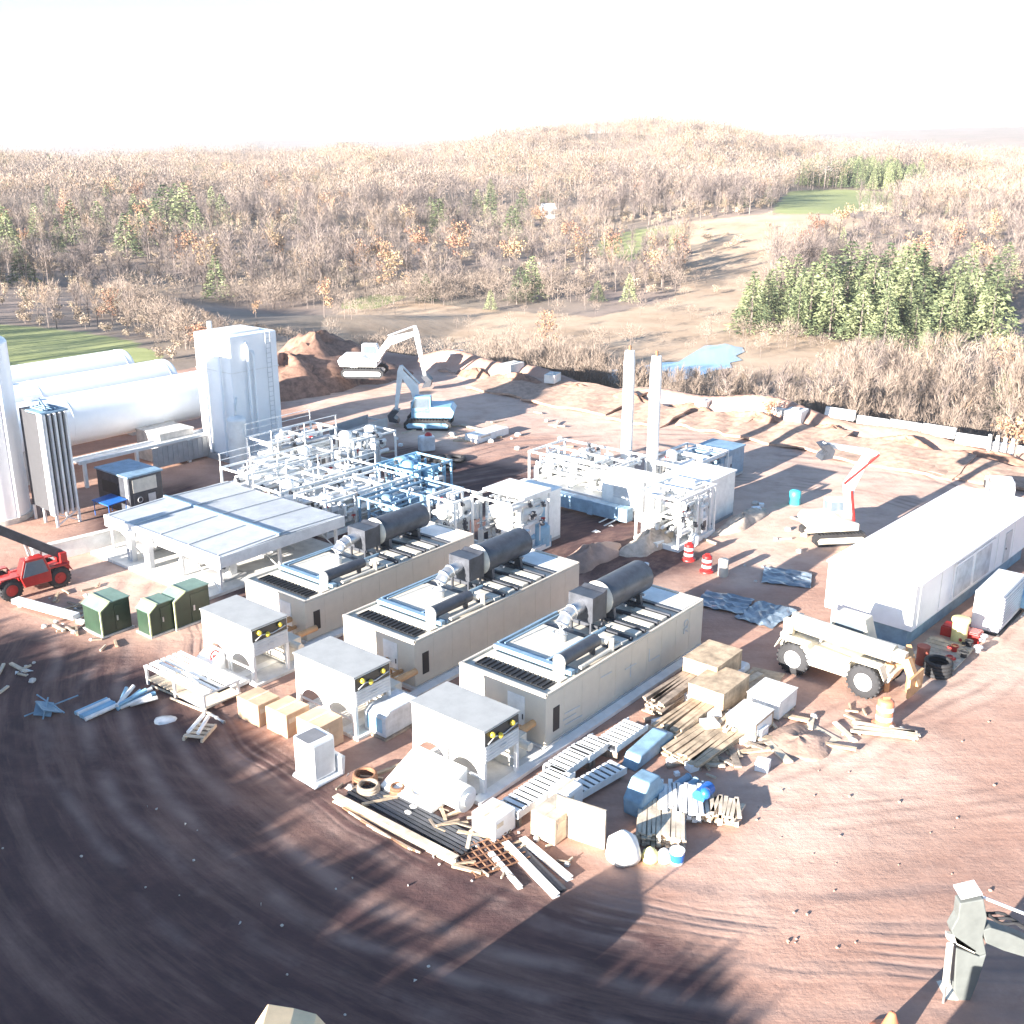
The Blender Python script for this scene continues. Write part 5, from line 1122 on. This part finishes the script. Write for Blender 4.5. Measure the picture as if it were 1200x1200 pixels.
for i in range(9):
    b = MB(); b.prism([(-.4, 0), (.4, 0), (.2, .5), (.12, .95), (-.12, .95), (-.2, .5)], 0, 3.0, 'x'); p = S(99.2 + .3 * math.sin(i), 41.5 - i * 3.15)
    solo('barrier_segment', b, 'pale_concrete', ['leftmost', 'second', 'third', 'fourth', 'fifth', 'sixth', 'seventh', 'eighth', 'rightmost'][i] + ' segment of the low white concrete barrier, counting from the left', 'barrier', (p.x, p.y, hz(p.x, p.y) - .1), NB + .03 * math.sin(i * 2), 'low concrete barrier along the far edge', .03)
for i in range(4):
    b = MB(); b.tube((0, 0, 0), (0, 0, 1.4), .16, n=10); b.dome((0, 0, 1.4), .16, .1); solo('guard_post', b, 'white_paint', ['leftmost', 'second', 'third', 'rightmost'][i] + ' white post at the right end of the concrete barrier', 'post', G(1158 + i * 9, 528 + i * 1.5, .6), 0, 'white posts at the right')

for i in range(9):
    mp_ = S(96.2 - .8 * (i % 2), 84 - i * 7.4); b0 = MB()
    mound(600, 500, 3.6 + .6 * (i % 3), 1.2, 1.0 + .35 * (i % 2), ['first', 'second', 'third', 'fourth', 'fifth', 'sixth', 'seventh', 'eighth', 'last'][i] + ' earth hump along the far edge, counting from the left', 'dirt_pile', NB, sd=20 + i).location = (mp_.x, mp_.y, 0)
# ================================================================ loose goods in front of the modules
def timber_stack(px, py, l, n, rows, label, rz, m='wood', name='timber_stack', cat='lumber', group=None, bw=.2, bh=.1, messy=.08):
    rr = random.Random(int(px * 7 + py)); t = thing(name, label, cat, G(px, py), rz, group)
    for r in range(rows):
        for k in range(n):
            b = MB(); b.obox((l / 2 + rr.uniform(-.2, .2), k * (bw + .02) + rr.uniform(-.02, .02), .14 + r * (bh + .02)), (l * rr.uniform(.88, 1.0), bw, bh), rr.uniform(-messy, messy) * .4, 0, 0); b.build('plank', m, t)
    b = MB(); b.box(.2, -.1, 0, .32, n * (bw + .02), .08); b.build('bearer', 'old_wood', t)
    b = MB(); b.box(l - .4, -.1, 0, l - .28, n * (bw + .02), .08); b.build('bearer', 'old_wood', t)
    return t
def box_solo(px, py, l, w_, h, label, m, cat='box', name='cardboard_box', rz=AZ, z=0, bevel=.03, group=None, flap=True):
    t = thing(name, label, cat, G(px, py, z), rz, group)
    b = MB(); b.box(0, 0, .0, l, w_, h); b.build('body', m, t, bevel)
    if flap: b = MB(); b.box(-.01, w_ / 2 - .06, h, l + .01, w_ / 2 + .06, h + .012); b.box(l * .1, -.012, h * .6, l * .4, 0, h * .8); b.build('tape', 'pale_wood', t)
    return t
# cardboard boxes by the middle cooler
box_solo(304, 853, 1.3, 1.6, 1.15, 'leftmost of the three big cardboard boxes before the middle cooler', 'cardboard')
box_solo(337, 866, 1.4, 1.5, 1.2, 'middle one of the three big cardboard boxes before the middle cooler', 'cardboard')
box_solo(376, 884, 1.4, 1.6, 1.35, 'rightmost cardboard box, directly behind the tall white tote', 'cardboard')
t = thing('liquid_tote', 'tall white tote wrapped in film on a small pallet', 'tote', G(368, 922), AZ - .05)
b = MB(); b.box(0, 0, .15, 1.25, 1.3, 2.0); b.build('body', 'white_plastic', t, .1)
b = MB(); b.box(-.02, .2, 2.0, 1.0, 1.1, 2.02); b.build('lid', 'mid_grey', t); b = MB(); b.prism([(-.15, 0), (1.5, 0), (1.6, .9), (1.3, 1.0), (1.3, .15), (0, .15)], -.25, 1.4, 'y'); b.build('film', 'wrap_film', t, .06)
b = MB(); b.box(.1, -.03, .3, 1.15, 0, 1.85); b.build('side_panel', 'light_grey', t)
t = thing('wrapped_crate', 'grey crate wrapped in film standing between the middle and near coolers', 'crate', G(452, 868), AZ)
b = MB(); b.prism([(0, .1), (2.6, .1), (2.6, 1.1), (2.1, 1.35), (.3, 1.35), (0, 1.1)], 0, 1.4, 'y'); b.build('body', 'wrap_film', t, .06)
b = MB(); b.box(-.1, -.1, 0, 2.7, 1.5, .1); b.build('pallet', 'old_wood', t); b = MB(); b.box(-.012, .2, .3, 0, 1.2, 1.0); b.build('end_panel', 'sky_blue_paint', t)
# white slatted table left
t = thing('pallet_table', 'white slatted steel table with legs, loaded with pipes, left of the coolers', 'table', G(240, 838), AZ + math.pi / 2 - .0)
b = MB()
for k in range(7): b.box(0, -.0 - k * .34, 1.0, 5.0, -.2 - k * .34, 1.06)
b.bar((0.1, 0, .95), (.1, -2.2, .95), .1); b.bar((4.9, 0, .95), (4.9, -2.2, .95), .1); b.build('slat_top', 'white_paint', t)
for x in (.1, 2.5, 4.9):
    for y in (-.1, -2.1): b = MB(); b.bar((x, y, 0), (x, y, .95), .12); b.build('leg', 'white_paint', t)
b = MB(); b.box(0, -2.2, .25, 5, -.1, .3); b.build('shelf', 'pale_wood', t)
for k in range(7):
    b = MB(); b.tube((0, 0, .06), (2.6 + .3 * (k % 3), 0, .06), .06, n=8); b.tube((0, 0, .06), (.12, 0, .06), .09, n=8)
    solo('steel_pipe', b, ['galvanised', 'pale_wood', 'white_paint'][k % 3], ['thin steel', 'cream', 'white'][k % 3] + ' pipe lying under the white slatted table', 'pipe', G(215 + k * 8, 818 + k * 5), AZ + math.pi / 2 + .1 * math.sin(k * 2), 'pipes around the white slatted table')
for k in range(4):
    b = MB(); b.tube((0, 0, .06), (1.8, 0, .06), .07, n=8); solo('steel_pipe', b, 'white_paint', 'white pipe length resting on top of the slatted table', 'pipe', G(205 + k * 14, 790 + k * 7, 1.08), AZ + math.pi / 2 + .2 * math.sin(k * 2.2), 'pipes on the slatted table')
b = MB(); b.torus((0, 0, .2), .25, .05, (0, 1, 0)); b.tube((0, 0, 0), (0, 0, .2), .12); solo('red_valve', b, 'red_paint', 'red hand valve on the slatted table below the left cooler', 'valve', G(252, 772, .9))
# fallen white plank & rubble at left
b = MB(); b.box(0, 0, .2, 5.2, .55, .5); b.box(-.7, .1, 0, .0, .4, .2); b.box(4.6, .1, .0, 4.9, .4, .2); solo('white_beam', b, 'white_paint', 'long white beam lying on the mud left of the green cabinets', 'beam', G(95, 727), math.atan2(60.2 - 57.5, -30.1 + 25.0), None, .03)
t = thing('barrier_wall', 'low white wall behind the red telehandler, running to the canopy', 'wall', S(31.5, 66.0), AZ - .12)
b = MB(); b.box(0, 0, 0, 9.5, .3, 1.1); b.build('panel', 'white_paint', t); b = MB(); b.box(-.05, -.1, 1.1, 9.55, .4, 1.2); b.build('coping', 'pale_concrete', t)
def scatter_debris(poly, n, names, seed, group, where, smin=.1, smax=.45):
    rr = random.Random(seed); xs = [p[0] for p in poly]; ys = [p[1] for p in poly]; c = 0
    while c < n:
        px, py = rr.uniform(min(xs), max(xs)), rr.uniform(min(ys), max(ys))
        if not inpoly(np.array(px), np.array(py), poly): continue
        c += 1; nm, m_, lb, cat = rr.choice(names); b = MB(); s = rr.uniform(smin, smax)
        if nm == 'timber_offcut': b.obox((0, 0, .08), (s * 4, s * .5, .1), 0, rr.uniform(-.08, .08))
        elif nm == 'rubble_stone':
            b.ball((0, 0, s * .3), s * .55, 6); b.v = [(x * rr.uniform(.8, 1.25), y * rr.uniform(.7, 1.2), z * .7) for x, y, z in b.v]; b.sm = [False] * len(b.sm)
        elif nm == 'plastic_scrap':
            b._add([(0, 0, .02), (s, .1, .1), (s * 1.1, s, .03), (.1, s * .8, .12), (0, 0, .0), (s, .1, .06), (s * 1.1, s, .0), (.1, s * .8, .08)], [(0, 1, 2), (0, 2, 3), (6, 5, 4), (7, 6, 4), (0, 4, 5, 1), (1, 5, 6, 2), (2, 6, 7, 3), (3, 7, 4, 0)])
        else: b.box(-s / 2, -s / 2, 0, s / 2, s / 2, s * .7)
        solo(nm, b, m_, lb + ' ' + where, cat, G(px, py), rr.uniform(0, 6.28), group)
STN = ('rubble_stone', 'concrete', 'pale stone', 'stone'); WD = ('timber_offcut', 'wood', 'short wooden offcut', 'offcut'); WP = ('plastic_scrap', 'tarp_white', 'crumpled white scrap', 'scrap'); PW = ('timber_offcut', 'pale_wood', 'pale wooden offcut', 'offcut'); OW = ('timber_offcut', 'old_wood', 'weathered brown offcut', 'offcut'); SB = ('small_carton', 'white_plastic', 'small white carton', 'carton')
scatter_debris([(55, 700), (130, 680), (95, 745), (140, 755), (110, 765), (50, 745)], 34, [STN, WD, OW, PW], 1, 'rubble left of the green cabinets', 'in the rubble left of the green cabinets', .1, .35)
scatter_debris([(0, 780), (45, 770), (40, 800), (0, 815)], 12, [STN, WP, PW], 2, 'scraps at the left edge', 'on the mud at the left edge')
scatter_debris([(400, 905), (500, 900), (560, 985), (520, 1000), (470, 960), (390, 925)], 40, [STN, OW, WD, WP], 3, 'scraps round the near cooler', 'in the litter before the near cooler', .08, .4)
scatter_debris([(560, 950), (640, 985), (680, 1020), (560, 1040), (520, 1000)], 30, [STN, OW, WD, PW], 4, 'scraps in front of the trays', 'in the litter in front of the near trays', .08, .3)
scatter_debris([(740, 860), (860, 780), (930, 830), (900, 900), (800, 920)], 85, [OW, WD, PW, SB], 5, 'offcuts beside the timber', 'among the timber right of the near module', .12, .75)
scatter_debris([(930, 830), (1030, 810), (1070, 870), (960, 905)], 16, [WD, PW, STN], 6, 'offcuts below the telehandler', 'on the dirt below the beige telehandler', .1, .45)
scatter_debris([(500, 500), (640, 480), (700, 540), (520, 540)], 20, [WD, STN, PW], 7, 'scraps in mid yard', 'on the dirt between the skids and the far edge', .2, .8)
scatter_debris([(880, 620), (960, 600), (960, 660), (860, 690)], 12, [STN, PW, SB], 8, 'scraps near the right excavator', 'on the dirt left of the right excavator', .15, .5)
scatter_debris([(380, 500), (500, 500), (500, 545), (400, 560)], 18, [STN, PW, SB], 9, 'scraps near the blue excavator', 'on the dirt below the blue cabbed excavator', .2, .6)
scatter_debris([(640, 575), (760, 600), (700, 625), (645, 620)], 8, [STN, WP, SB], 10, 'scraps below the grey trough', 'in the shade below the grey blue trough', .2, .5)
scatter_debris([(760, 600), (900, 590), (860, 640), (790, 640)], 26, [STN, SB, PW, WP], 11, 'scraps round the valve skid', 'at the foot of the skid right of the chimneys', .2, .6)
scatter_debris([(-10, 880), (500, 980), (600, 1190), (-10, 1190)], 22, [STN, WP], 12, 'bits on the dark mud', 'lying alone on the dark wheel-marked mud', .05, .12)
scatter_debris([(840, 920), (1190, 830), (1190, 1030), (900, 1180)], 30, [('rubble_stone', 'rug_dirt', 'brown stone', 'stone')], 13, 'stones on the red dirt', 'lying on the open reddish dirt at lower right', .05, .14)
# blue wrapped bundles at left
def tubes_bundle(px, py, n, l, label, m, rz, fan=.0, lift=0.1, r=.1, name='pipe_bundle'):
    t = thing(name, label, 'pipe bundle', G(px, py), rz, 'blue bundles on the mud')
    for k in range(n):
        b = MB(); a = fan * (k - n / 2); z0 = r + (k % 2) * lift; x0 = -l / 2 * math.cos(a); y0 = (k - n / 2) * r * 2.1
        b.tube((x0, y0 - l / 2 * math.sin(a), z0), (-x0, y0 + l / 2 * math.sin(a), z0 + lift * 2), r, n=10); b.build('tube', m if k % 3 else 'tarp_white', t)
    return t
tubes_bundle(112, 833, 5, 1.7, 'flat bundle of pale blue tubes, the middle of three on the dark mud', 'sky_blue_paint', R(50), .0, .03, .11)
tubes_bundle(150, 825, 5, 1.5, 'loose fan of blue and white tubes, right one on the dark mud', 'sky_blue_paint', R(68), .28, .16, .1)
tubes_bundle(166, 822, 4, 1.3, 'short stack of blue tubes touching the loose fan', 'sky_blue_paint', R(35), .15, .1, .1)
b = MB(); b.obox((0, 0, .35), (1.0, .9, .05), 0, .5, .2); b.obox((-.2, .1, .3), (.8, .8, .05), .8, -.5, .3); b.bar((-1.0, .5, .1), (1.4, -.3, .5), .05); b.bar((-.2, .6, .9), (.4, -.7, .1), .05); b.bar((-.5, -.3, .0), (.1, .1, .8), .06)
solo('blue_tarp_frame', b, 'blue_board', 'crumpled blue tarp over a broken frame, leftmost of the blue heaps', 'tarp', G(58, 836))
b = MB(); b.lathe([(.55, .0), (.5, .1), (.2, .16), (.01, .17)], n=9); b.v = [(x * (1 + .3 * math.sin(3 * x + y)), y * .7, z) for x, y, z in b.v]; solo('white_rag', b, 'wrap_film', 'white plastic rag lying alone on the dark mud', 'rag', G(190, 845), .3)
t = thing('broken_pallet', 'cream broken pallet with white pipes, on the mud below the slatted table', 'pallet', G(240, 868), AZ + .5)
b = MB(); b.box(-.2, 0, 0, 1.3, .12, .15); b.box(-.2, .9, 0, 1.3, 1.02, .15)
for k in range(4): b.box(-.1 + k * .36, 0, .15, .1 + k * .36, 1.02, .2)
b.build('frame', 'pale_wood', t); b = MB(); b.tube((0, .3, .35), (1.3, .4, .5), .09); b.build('tube', 'white_plastic', t); b = MB(); b.tube((0, .8, .35), (1.3, .6, .6), .09); b.build('tube', 'white_plastic', t)
# long steel beams and pipes, centre foreground
def steel(px0, py0, px1, py1, w_, h, label, m, name='steel_beam', cat='beam', group='long steel on the ground in front of the near cooler', z=0, rnd=False):
    p, q = G(px0, py0), G(px1, py1); l = (q - p).length; b = MB()
    if rnd: b.tube((0, 0, w_ / 2 + z), (l, 0, w_ / 2 + z), w_ / 2, n=12)
    else: b.box(0, -w_ / 2, z, l, w_ / 2, z + h * .2); b.box(0, -w_ / 8, z + h * .2, l, w_ / 8, z + h * .8); b.box(0, -w_ / 2, z + h * .8, l, w_ / 2, z + h)
    return solo(name, b, m, label, cat, p, math.atan2(q.y - p.y, q.x - p.x), group)
steel(393, 938, 535, 1012, .32, .28, 'long tan steel beam running diagonally before the near cooler', 'pale_wood')
for k in range(6): steel(408 + k * 5, 930 - k * 2.2, 543 + k * 4.5, 1003 - k * 3, .16, .12, 'dark flat bar, number %s of the black bundle behind the tan beam' % ['one', 'two', 'three', 'four', 'five', 'six'][k], 'dark_steel', 'steel_bar', 'bar')
for k in range(6): steel(402 + k * 7, 948 + k * 5, 478 + k * 3, 996 + k * 1, .09, .1, ['thin rusty rod', 'bent brown rod', 'short pale rod'][k % 3] + ' on the dark side of the tan beam', ['rust', 'pale_wood', 'old_wood'][k % 3], 'steel_rod', 'rod', z=.02, rnd=True)
steel(592, 990, 652, 1052, .3, .16, 'white plank lying left of the pair pointing at the camera', 'white_paint', 'white_plank', 'plank', 'white planks pointing at the camera')
steel(612, 985, 668, 1032, .3, .16, 'white plank lying right of the pair pointing at the camera', 'white_paint', 'white_plank', 'plank', 'white planks pointing at the camera')
steel(602, 988, 660, 1045, .3, .1, 'dark plank between the two white planks', 'dark_steel', 'dark_plank', 'plank', 'white planks pointing at the camera')
steel(574, 1000, 610, 1042, .2, .12, 'short white plank left of the dark plank', 'white_paint', 'white_plank', 'plank', 'white planks pointing at the camera')
t = thing('mesh_panel', 'rusty reinforcement grid flat on the dirt below the tan beam', 'grid', G(560, 1030), AZ - .35)
b = MB()
for k in range(8): b.bar((k * .3, 0, .06), (k * .3, 2.0, .1), .045); 
for k in range(6): b.bar((-.1, k * .36, .09), (2.3, k * .36, .12), .045)
b.build('grid', 'rust', t)
for k, (px, py, R_) in enumerate(((485, 922, .55), (428, 915, .5), (432, 928, .45), (492, 936, .38), (466, 930, .3))):
    b = MB()
    for j in range(3): b.torus((0, 0, .08 + j * .13), R_ - j * .02, .07, (0, 0, 1), 24, 7)
    solo('cable_coil', b, ['pale_wood', 'rust', 'old_wood'][k % 3], ['big pale coil', 'brown coil farthest left', 'worn brown coil in front', 'small cream coil', 'smallest brown coil'][k] + ' on the litter before the near cooler', 'coil', G(px, py), 0, 'coils before the near cooler')
# trays with slats along the module
def tray(px, py, l, label, w_=1.1, rz=AZ, h=.75, m='white_paint'):
    t = thing('cable_tray', label, 'cable tray', G(px, py), rz, 'slatted trays beside the near module')
    b = MB(); b.box(0, 0, h - .3, l, .06, h); b.box(0, w_ - .06, h - .3, l, w_, h); b.box(0, .06, h - .32, l, w_ - .06, h - .28); b.build('side_rail', m, t)
    b = MB(); b.box(.02, .07, h - .26, l - .02, w_ - .07, h - .18); b.build('liner', 'dark_steel', t)
    b = MB(); k = 0
    while k * .34 < l - .3: b.box(k * .34 + .05, .0, h, k * .34 + .25, w_, h + .04); k += 1
    b.build('slat', m, t)
    for x in (.15, l - .3): b = MB(); b.box(x, .05, 0, x + .14, w_ - .05, h - .32); b.build('bearer', 'old_wood', t)
    return t
tray(607, 972, 3.9, 'slatted white tray nearest the camera, beside the near module')
tray(660, 925, 2.6, 'second slatted white tray along the near module')
tray(722, 893, 2.6, 'farthest slatted white tray, next to a brown lined one')
t = tray(690, 905, 1.8, 'short white tray with a brown liner between two slatted ones'); 
tray(672, 948, 3.4, 'white tray tilted across the stack, right of the nearest one', .9, AZ - .12, .5)
box_solo(580, 988, 1.3, 1.2, .95, 'white box at the near end of the slatted trays', 'white_plastic', name='white_carton')
box_solo(650, 992, 1.6, 1.2, 1.15, 'cream crate with slatted lid left of the leaning board', 'pale_wood', name='slatted_crate', cat='crate')
box_solo(664, 962, 1.2, 1.0, 1.2, 'white domed carton behind the cream crate', 'white_plastic', name='white_carton', bevel=.15)
t = thing('plywood_sheet', 'big pale plywood board standing upright beside the white sack', 'board', G(708, 996), R(60), None)
b = MB(); b.box(0, 0, 0, .12, 2.1, 1.75); b.build('board', 'pale_wood', t, .01); b = MB(); b.bar((.1, .3, 1.3), (.9, .4, 0), .08); b.bar((.1, 1.7, 1.3), (.9, 1.7, 0), .08); b.build('prop', 'wood', t)
def sack(px, py, s, label, m):
    b = MB(); b.lathe([(.01, 0), (.5, .02), (.58, .25), (.5, .6), (.25, .85), (.14, .95), (.01, 1.0)], n=14)
    rr = random.Random(px); b.v = [(x * s * rr.uniform(.88, 1.1), y * s * rr.uniform(.88, 1.1), z * s) for x, y, z in b.v]; solo('sack', b, m, label, 'sack', G(px, py), 0, 'sacks')
sack(730, 1006, 1.25, 'big bulging white sack in front of the plywood board', 'tarp_white'); sack(762, 1008, .6, 'small pale yellow sack right of the big white one', 'pale_yellow'); sack(778, 1008, .55, 'small white sack next to the blue pail', 'tarp_white')
t = thing('pail', 'white pail with blue side label beside the stack of pale battens', 'pail', G(793, 1010), 0); b = MB(); b.tube((0, 0, 0), (0, 0, .55), .26, .3, n=16); b.build('body', 'white_plastic', t); b = MB(); b.lathe([(.275, .1), (.305, .45)], n=16); b.build('label', 'blue_plastic', t)
b = MB(); b.prism([(0, 0), (1.6, 0), (1.75, .8), (1.3, 1.5), (.5, 1.5), (-.1, .8)], 0, .9, 'y'); solo('blue_cover', b, 'blue_board', 'blue grey tarpaulin cover leaning on the plywood board', 'cover', G(752, 962), AZ, None, .08)
b = MB(); b.prism([(0, 0), (3.2, .0), (3.2, .5), (2.6, .8), (.4, .6)], 0, .8, 'y'); solo('blue_cover', b, 'blue_board', 'long blue tarpaulin over timber, behind the leaning cover', 'cover', G(745, 905), AZ, None, .08)
for k in range(3): b = MB(); b.tube((0, 0, .2), (1.9, 0, .3), .17, n=12); b.tube((1.9, 0, .3), (1.95, 0, .3), .2, n=12); solo('blue_pipe', b, 'steel_blue', ['left', 'middle', 'right'][k] + ' one of the three blue pipes behind the batten stack', 'pipe', G(772 + k * 9, 938 + k * 5), AZ - .15, 'blue pipes')
timber_stack(800, 998, 2.6, 10, 5, 'stack of pale battens nearest the camera, right of the sacks', AZ + .55, 'pale_wood', 'batten_stack', 'battens', None, .17, .08)
timber_stack(820, 968, 2.2, 9, 5, 'second stack of pale battens with a blue roll on it', AZ + .55, 'tarp_white', 'batten_stack', 'battens', None, .18, .09, .2)
timber_stack(862, 972, 1.5, 8, 4, 'ragged short battens at the right end of the batten stacks', AZ + .4, 'pale_wood', 'batten_stack', 'battens', None, .16, .09, .6)
b = MB(); b.tube((0, 0, .25), (.9, 0, .25), .28, n=14); b.ball((.2, -.2, .4), .25); solo('blue_roll', b, 'blue_plastic', 'deep blue plastic roll on top of the batten stack', 'roll', G(818, 940, .55), AZ)
# timber beside the module
timber_stack(790, 872, 6.5, 6, 4, 'long brown timber stack right of the slatted trays', AZ, 'wood', messy=.1)
timber_stack(772, 843, 6.0, 5, 6, 'long weathered timber stack against the near module', AZ, 'old_wood', messy=.12)
timber_stack(815, 905, 5.5, 7, 3, 'low spread of wide reddish boards, frontmost of the timber', AZ - .05, 'wood', bw=.28, bh=.07, messy=.2)
timber_stack(860, 868, 3.2, 5, 3, 'short loose planks left of the white crates', AZ + .1, 'pale_wood', messy=.3)
timber_stack(1000, 860, 3.0, 4, 1, 'single layer of boards flat on the dirt below the telehandler', AZ - 1.1, 'pale_wood', messy=.5)
crate(846, 842, 2.6, 1.9, 1.25, 'old wooden crate with a plank lid near the far end of the near module', 'wood')
crate(838, 815, 2.6, 1.9, 1.5, 'tall timber crate behind the plank lidded one', 'wood', slats=1)
t = crate(912, 846, 1.9, 1.7, 1.0, 'white eight sided crate, upper one of the pair beside the timber', 'tarp_white', slats=0)
t = crate(884, 870, 1.8, 1.5, .9, 'white crate with grooved lid, lower one of the pair beside the timber', 'white_paint')
b = MB(); b.obox((1.0, .8, .05), (2.4, 1.8, .05), 0, .03); solo('plywood_sheet', b, 'pale_wood', 'plywood sheet flat on the ground right of the white crates', 'board', G(945, 882), AZ - .3)
b = MB(); b.obox((1.0, .8, .05), (2.6, 1.7, .05), 0, .02); solo('plywood_sheet', b, 'wood', 'reddish board flat on the ground above the eight sided crate', 'board', G(905, 812), AZ + .2)
# plastic in the shade near the office
for k, (px, py, l, w_, lb) in enumerate(((905, 738, 3.2, 2.4, 'clear plastic sheet in the shade nearest the beige telehandler'), (870, 722, 2.6, 3.0, 'smaller clear plastic sheet in the shade left of the office'), (950, 690, 2.6, 3.0, 'clear plastic sheet right against the corner of the office'))):
    b = MB(); n = 9; vs = [(l * i / n, w_ * j / n, .05 + .14 * rg.random()) for i in range(n + 1) for j in range(n + 1)]; o = len(vs); vs += [(x, y, z - .04) for x, y, z in vs]
    fs = []
    for i in range(n):
        for j in range(n): q = (i * (n + 1) + j, (i + 1) * (n + 1) + j, (i + 1) * (n + 1) + j + 1, i * (n + 1) + j + 1); fs += [q, tuple(o + x for x in q)[::-1]]
    b._add(vs, fs); solo('plastic_sheet', b, 'clear_film', lb, 'plastic sheet', G(px, py), AZ + .2 * k, 'plastic sheets in the shade')
b = MB(); b.box(0, 0, 0, 1.7, 1.0, .5); solo('grey_roll', b, 'light_grey', 'grey roll of fabric left of the rear wheel of the telehandler', 'roll', G(862, 800), AZ, None, .2)
b = MB(); b.box(0, 0, 0, 3.4, .1, 1.5); b.box(0, 2.4, 0, 3.4, 2.5, 1.5); b.box(.1, .1, 1.2, .2, 2.4, 1.3); b.box(3.2, .1, 1.2, 3.3, 2.4, 1.3); solo('trench_box', b, 'grey_paint', 'long grey steel trench box left of the blue cabbed excavator', 'trench box', G(410, 522), AZ + .1, None, 0, (1.6, 1, 1))
t = thing('wrapped_bale', 'pale grey wrapped bale with a red cap, below the blue cabbed excavator', 'bale', G(500, 528), .4)
b = MB(); b.box(-.7, -.5, 0, .7, .5, 1.4); b.build('body', 'wrap_film', t, .15); b = MB(); b.dome((.2, 0, 1.4), .35, .3); b.build('cap', 'red_paint', t)
for k in range(9):
    b = MB(); b.torus((0, 0, .2), .7, .2, (0, 0, 1), 18, 7); solo('old_tyre', b, 'black_rubber', 'old black tyre in the dark heap below the blue cabbed excavator', 'tyre', G(478 + (k % 5) * 13 + rg.random() * 6, 540 + (k // 5) * 9, .0), 0, 'old tyres in mid yard')
box_solo(560, 520, 4.5, 1.6, .7, 'long white crate lying on the sunlit dirt in mid yard', 'white_paint', 'crate', 'long_crate')
for k in range(8):
    box_solo(770 + k * 11, 645 - k * 8, .9, .9, .5 + .3 * (k % 3), ['tallest', 'low', 'middling'][k % 3] + ' cream carton in the line of goods right of the valve skid', 'pale_wood' if k % 2 else 'white_paint', name='goods_carton', group='line of cartons right of the valve skid')
# farm buildings on the hill
def house(px, py, w_, d, h, label, name, roofm='roof_shingle', rz=.3):
    p = T(px, py); t = thing(name, label, 'house' if 'house' in name else 'barn', p, rz)
    b = MB(); b.box(-w_ / 2, -d / 2, -1, w_ / 2, d / 2, h); b.prism([(-d / 2, h), (d / 2, h), (0, h + d * .4)], -w_ / 2, w_ / 2, 'x'); b.build('wall', 'white_paint', t)
    b = MB()
    for s_ in (-1, 1): b._add([(-w_ / 2 - .4, s_ * (d / 2 + .4), h - .25), (w_ / 2 + .4, s_ * (d / 2 + .4), h - .25), (w_ / 2 + .4, 0, h + d * .4 + .12), (-w_ / 2 - .4, 0, h + d * .4 + .12)], [(0, 1, 2, 3)])
    b.build('roof', roofm, t)
    for k in (-1, 1): b = MB(); b.box(k * w_ * .25 - .5, -d / 2 - .06, 1.2, k * w_ * .25 + .5, -d / 2, 2.6); b.build('window', 'window_glass', t)
house(642, 256, 4.2, 3.6, 3.4, 'small white farmhouse standing among the trees of the hillside', 'farm_house', 'tarp_white')
house(966, 212, 5.5, 4.5, 5, 'white barn at the upper end of the far green field', 'farm_barn', 'tarp_white')
# ---- trees behind and left of the camera that shade the foreground
big = [leafy(200 + i, 1500, .085, 1.35) for i in range(3)]
rows = []; rr = random.Random(3)
BND = [(-260, 640), (-150, 690), (-60, 712), (60, 742), (150, 758), (240, 800), (320, 862), (380, 922), (430, 955), (500, 1025), (560, 1078), (640, 1095), (700, 1120), (760, 1125), (820, 1128), (870, 1165), (905, 1210)]
P = [G(x, y) for x, y in BND]
off = Vector((math.cos(SUN_DIR), math.sin(SUN_DIR), 0))
for r in range(4):
    for i in range(len(P) - 1):
        l = (P[i + 1] - P[i]).length; k = max(1, round(l / 3.4))
        for j in range(k):
            h_ = rr.uniform(7.5, 9.5); p = P[i].lerp(P[i + 1], (j + rr.random() * .6) / k) + off * (h_ * .95 / math.tan(SUN_EL) + r * 6.5 + rr.uniform(-.5, 1.5))
            hh = h_ + r * 1.0
            if p.y > 2 and abs(p.x) / max(p.y, .1) < .62: continue
            rows.append((p.x, p.y, hh))
tree_simple('shade_tree', big, 'autumn_leaf', rows, None, 'broad dense tree of the row behind and left of the camera', 'trees behind the camera', parts=3, wr=(.8, 1.1))
# ---- hazy air
m, nt_, b_ = _new('haze_air'); nt_.nodes.remove(b_); vol = nt_.nodes.new('ShaderNodeVolumePrincipled'); vol.inputs['Color'].default_value = (.93, .93, .97, 1); vol.inputs['Density'].default_value = .00014; vol.inputs['Anisotropy'].default_value = .2
nt_.links.new(vol.outputs[0], nt_.nodes['Material Output'].inputs['Volume']); M['haze_air'] = m
b = MB(); b.box(-9200, -1600, -60, 9200, 9200, 140); o = b.build('haze', 'haze_air'); o['kind'] = 'stuff'; o['label'] = 'thin pale haze in the air over the whole valley'
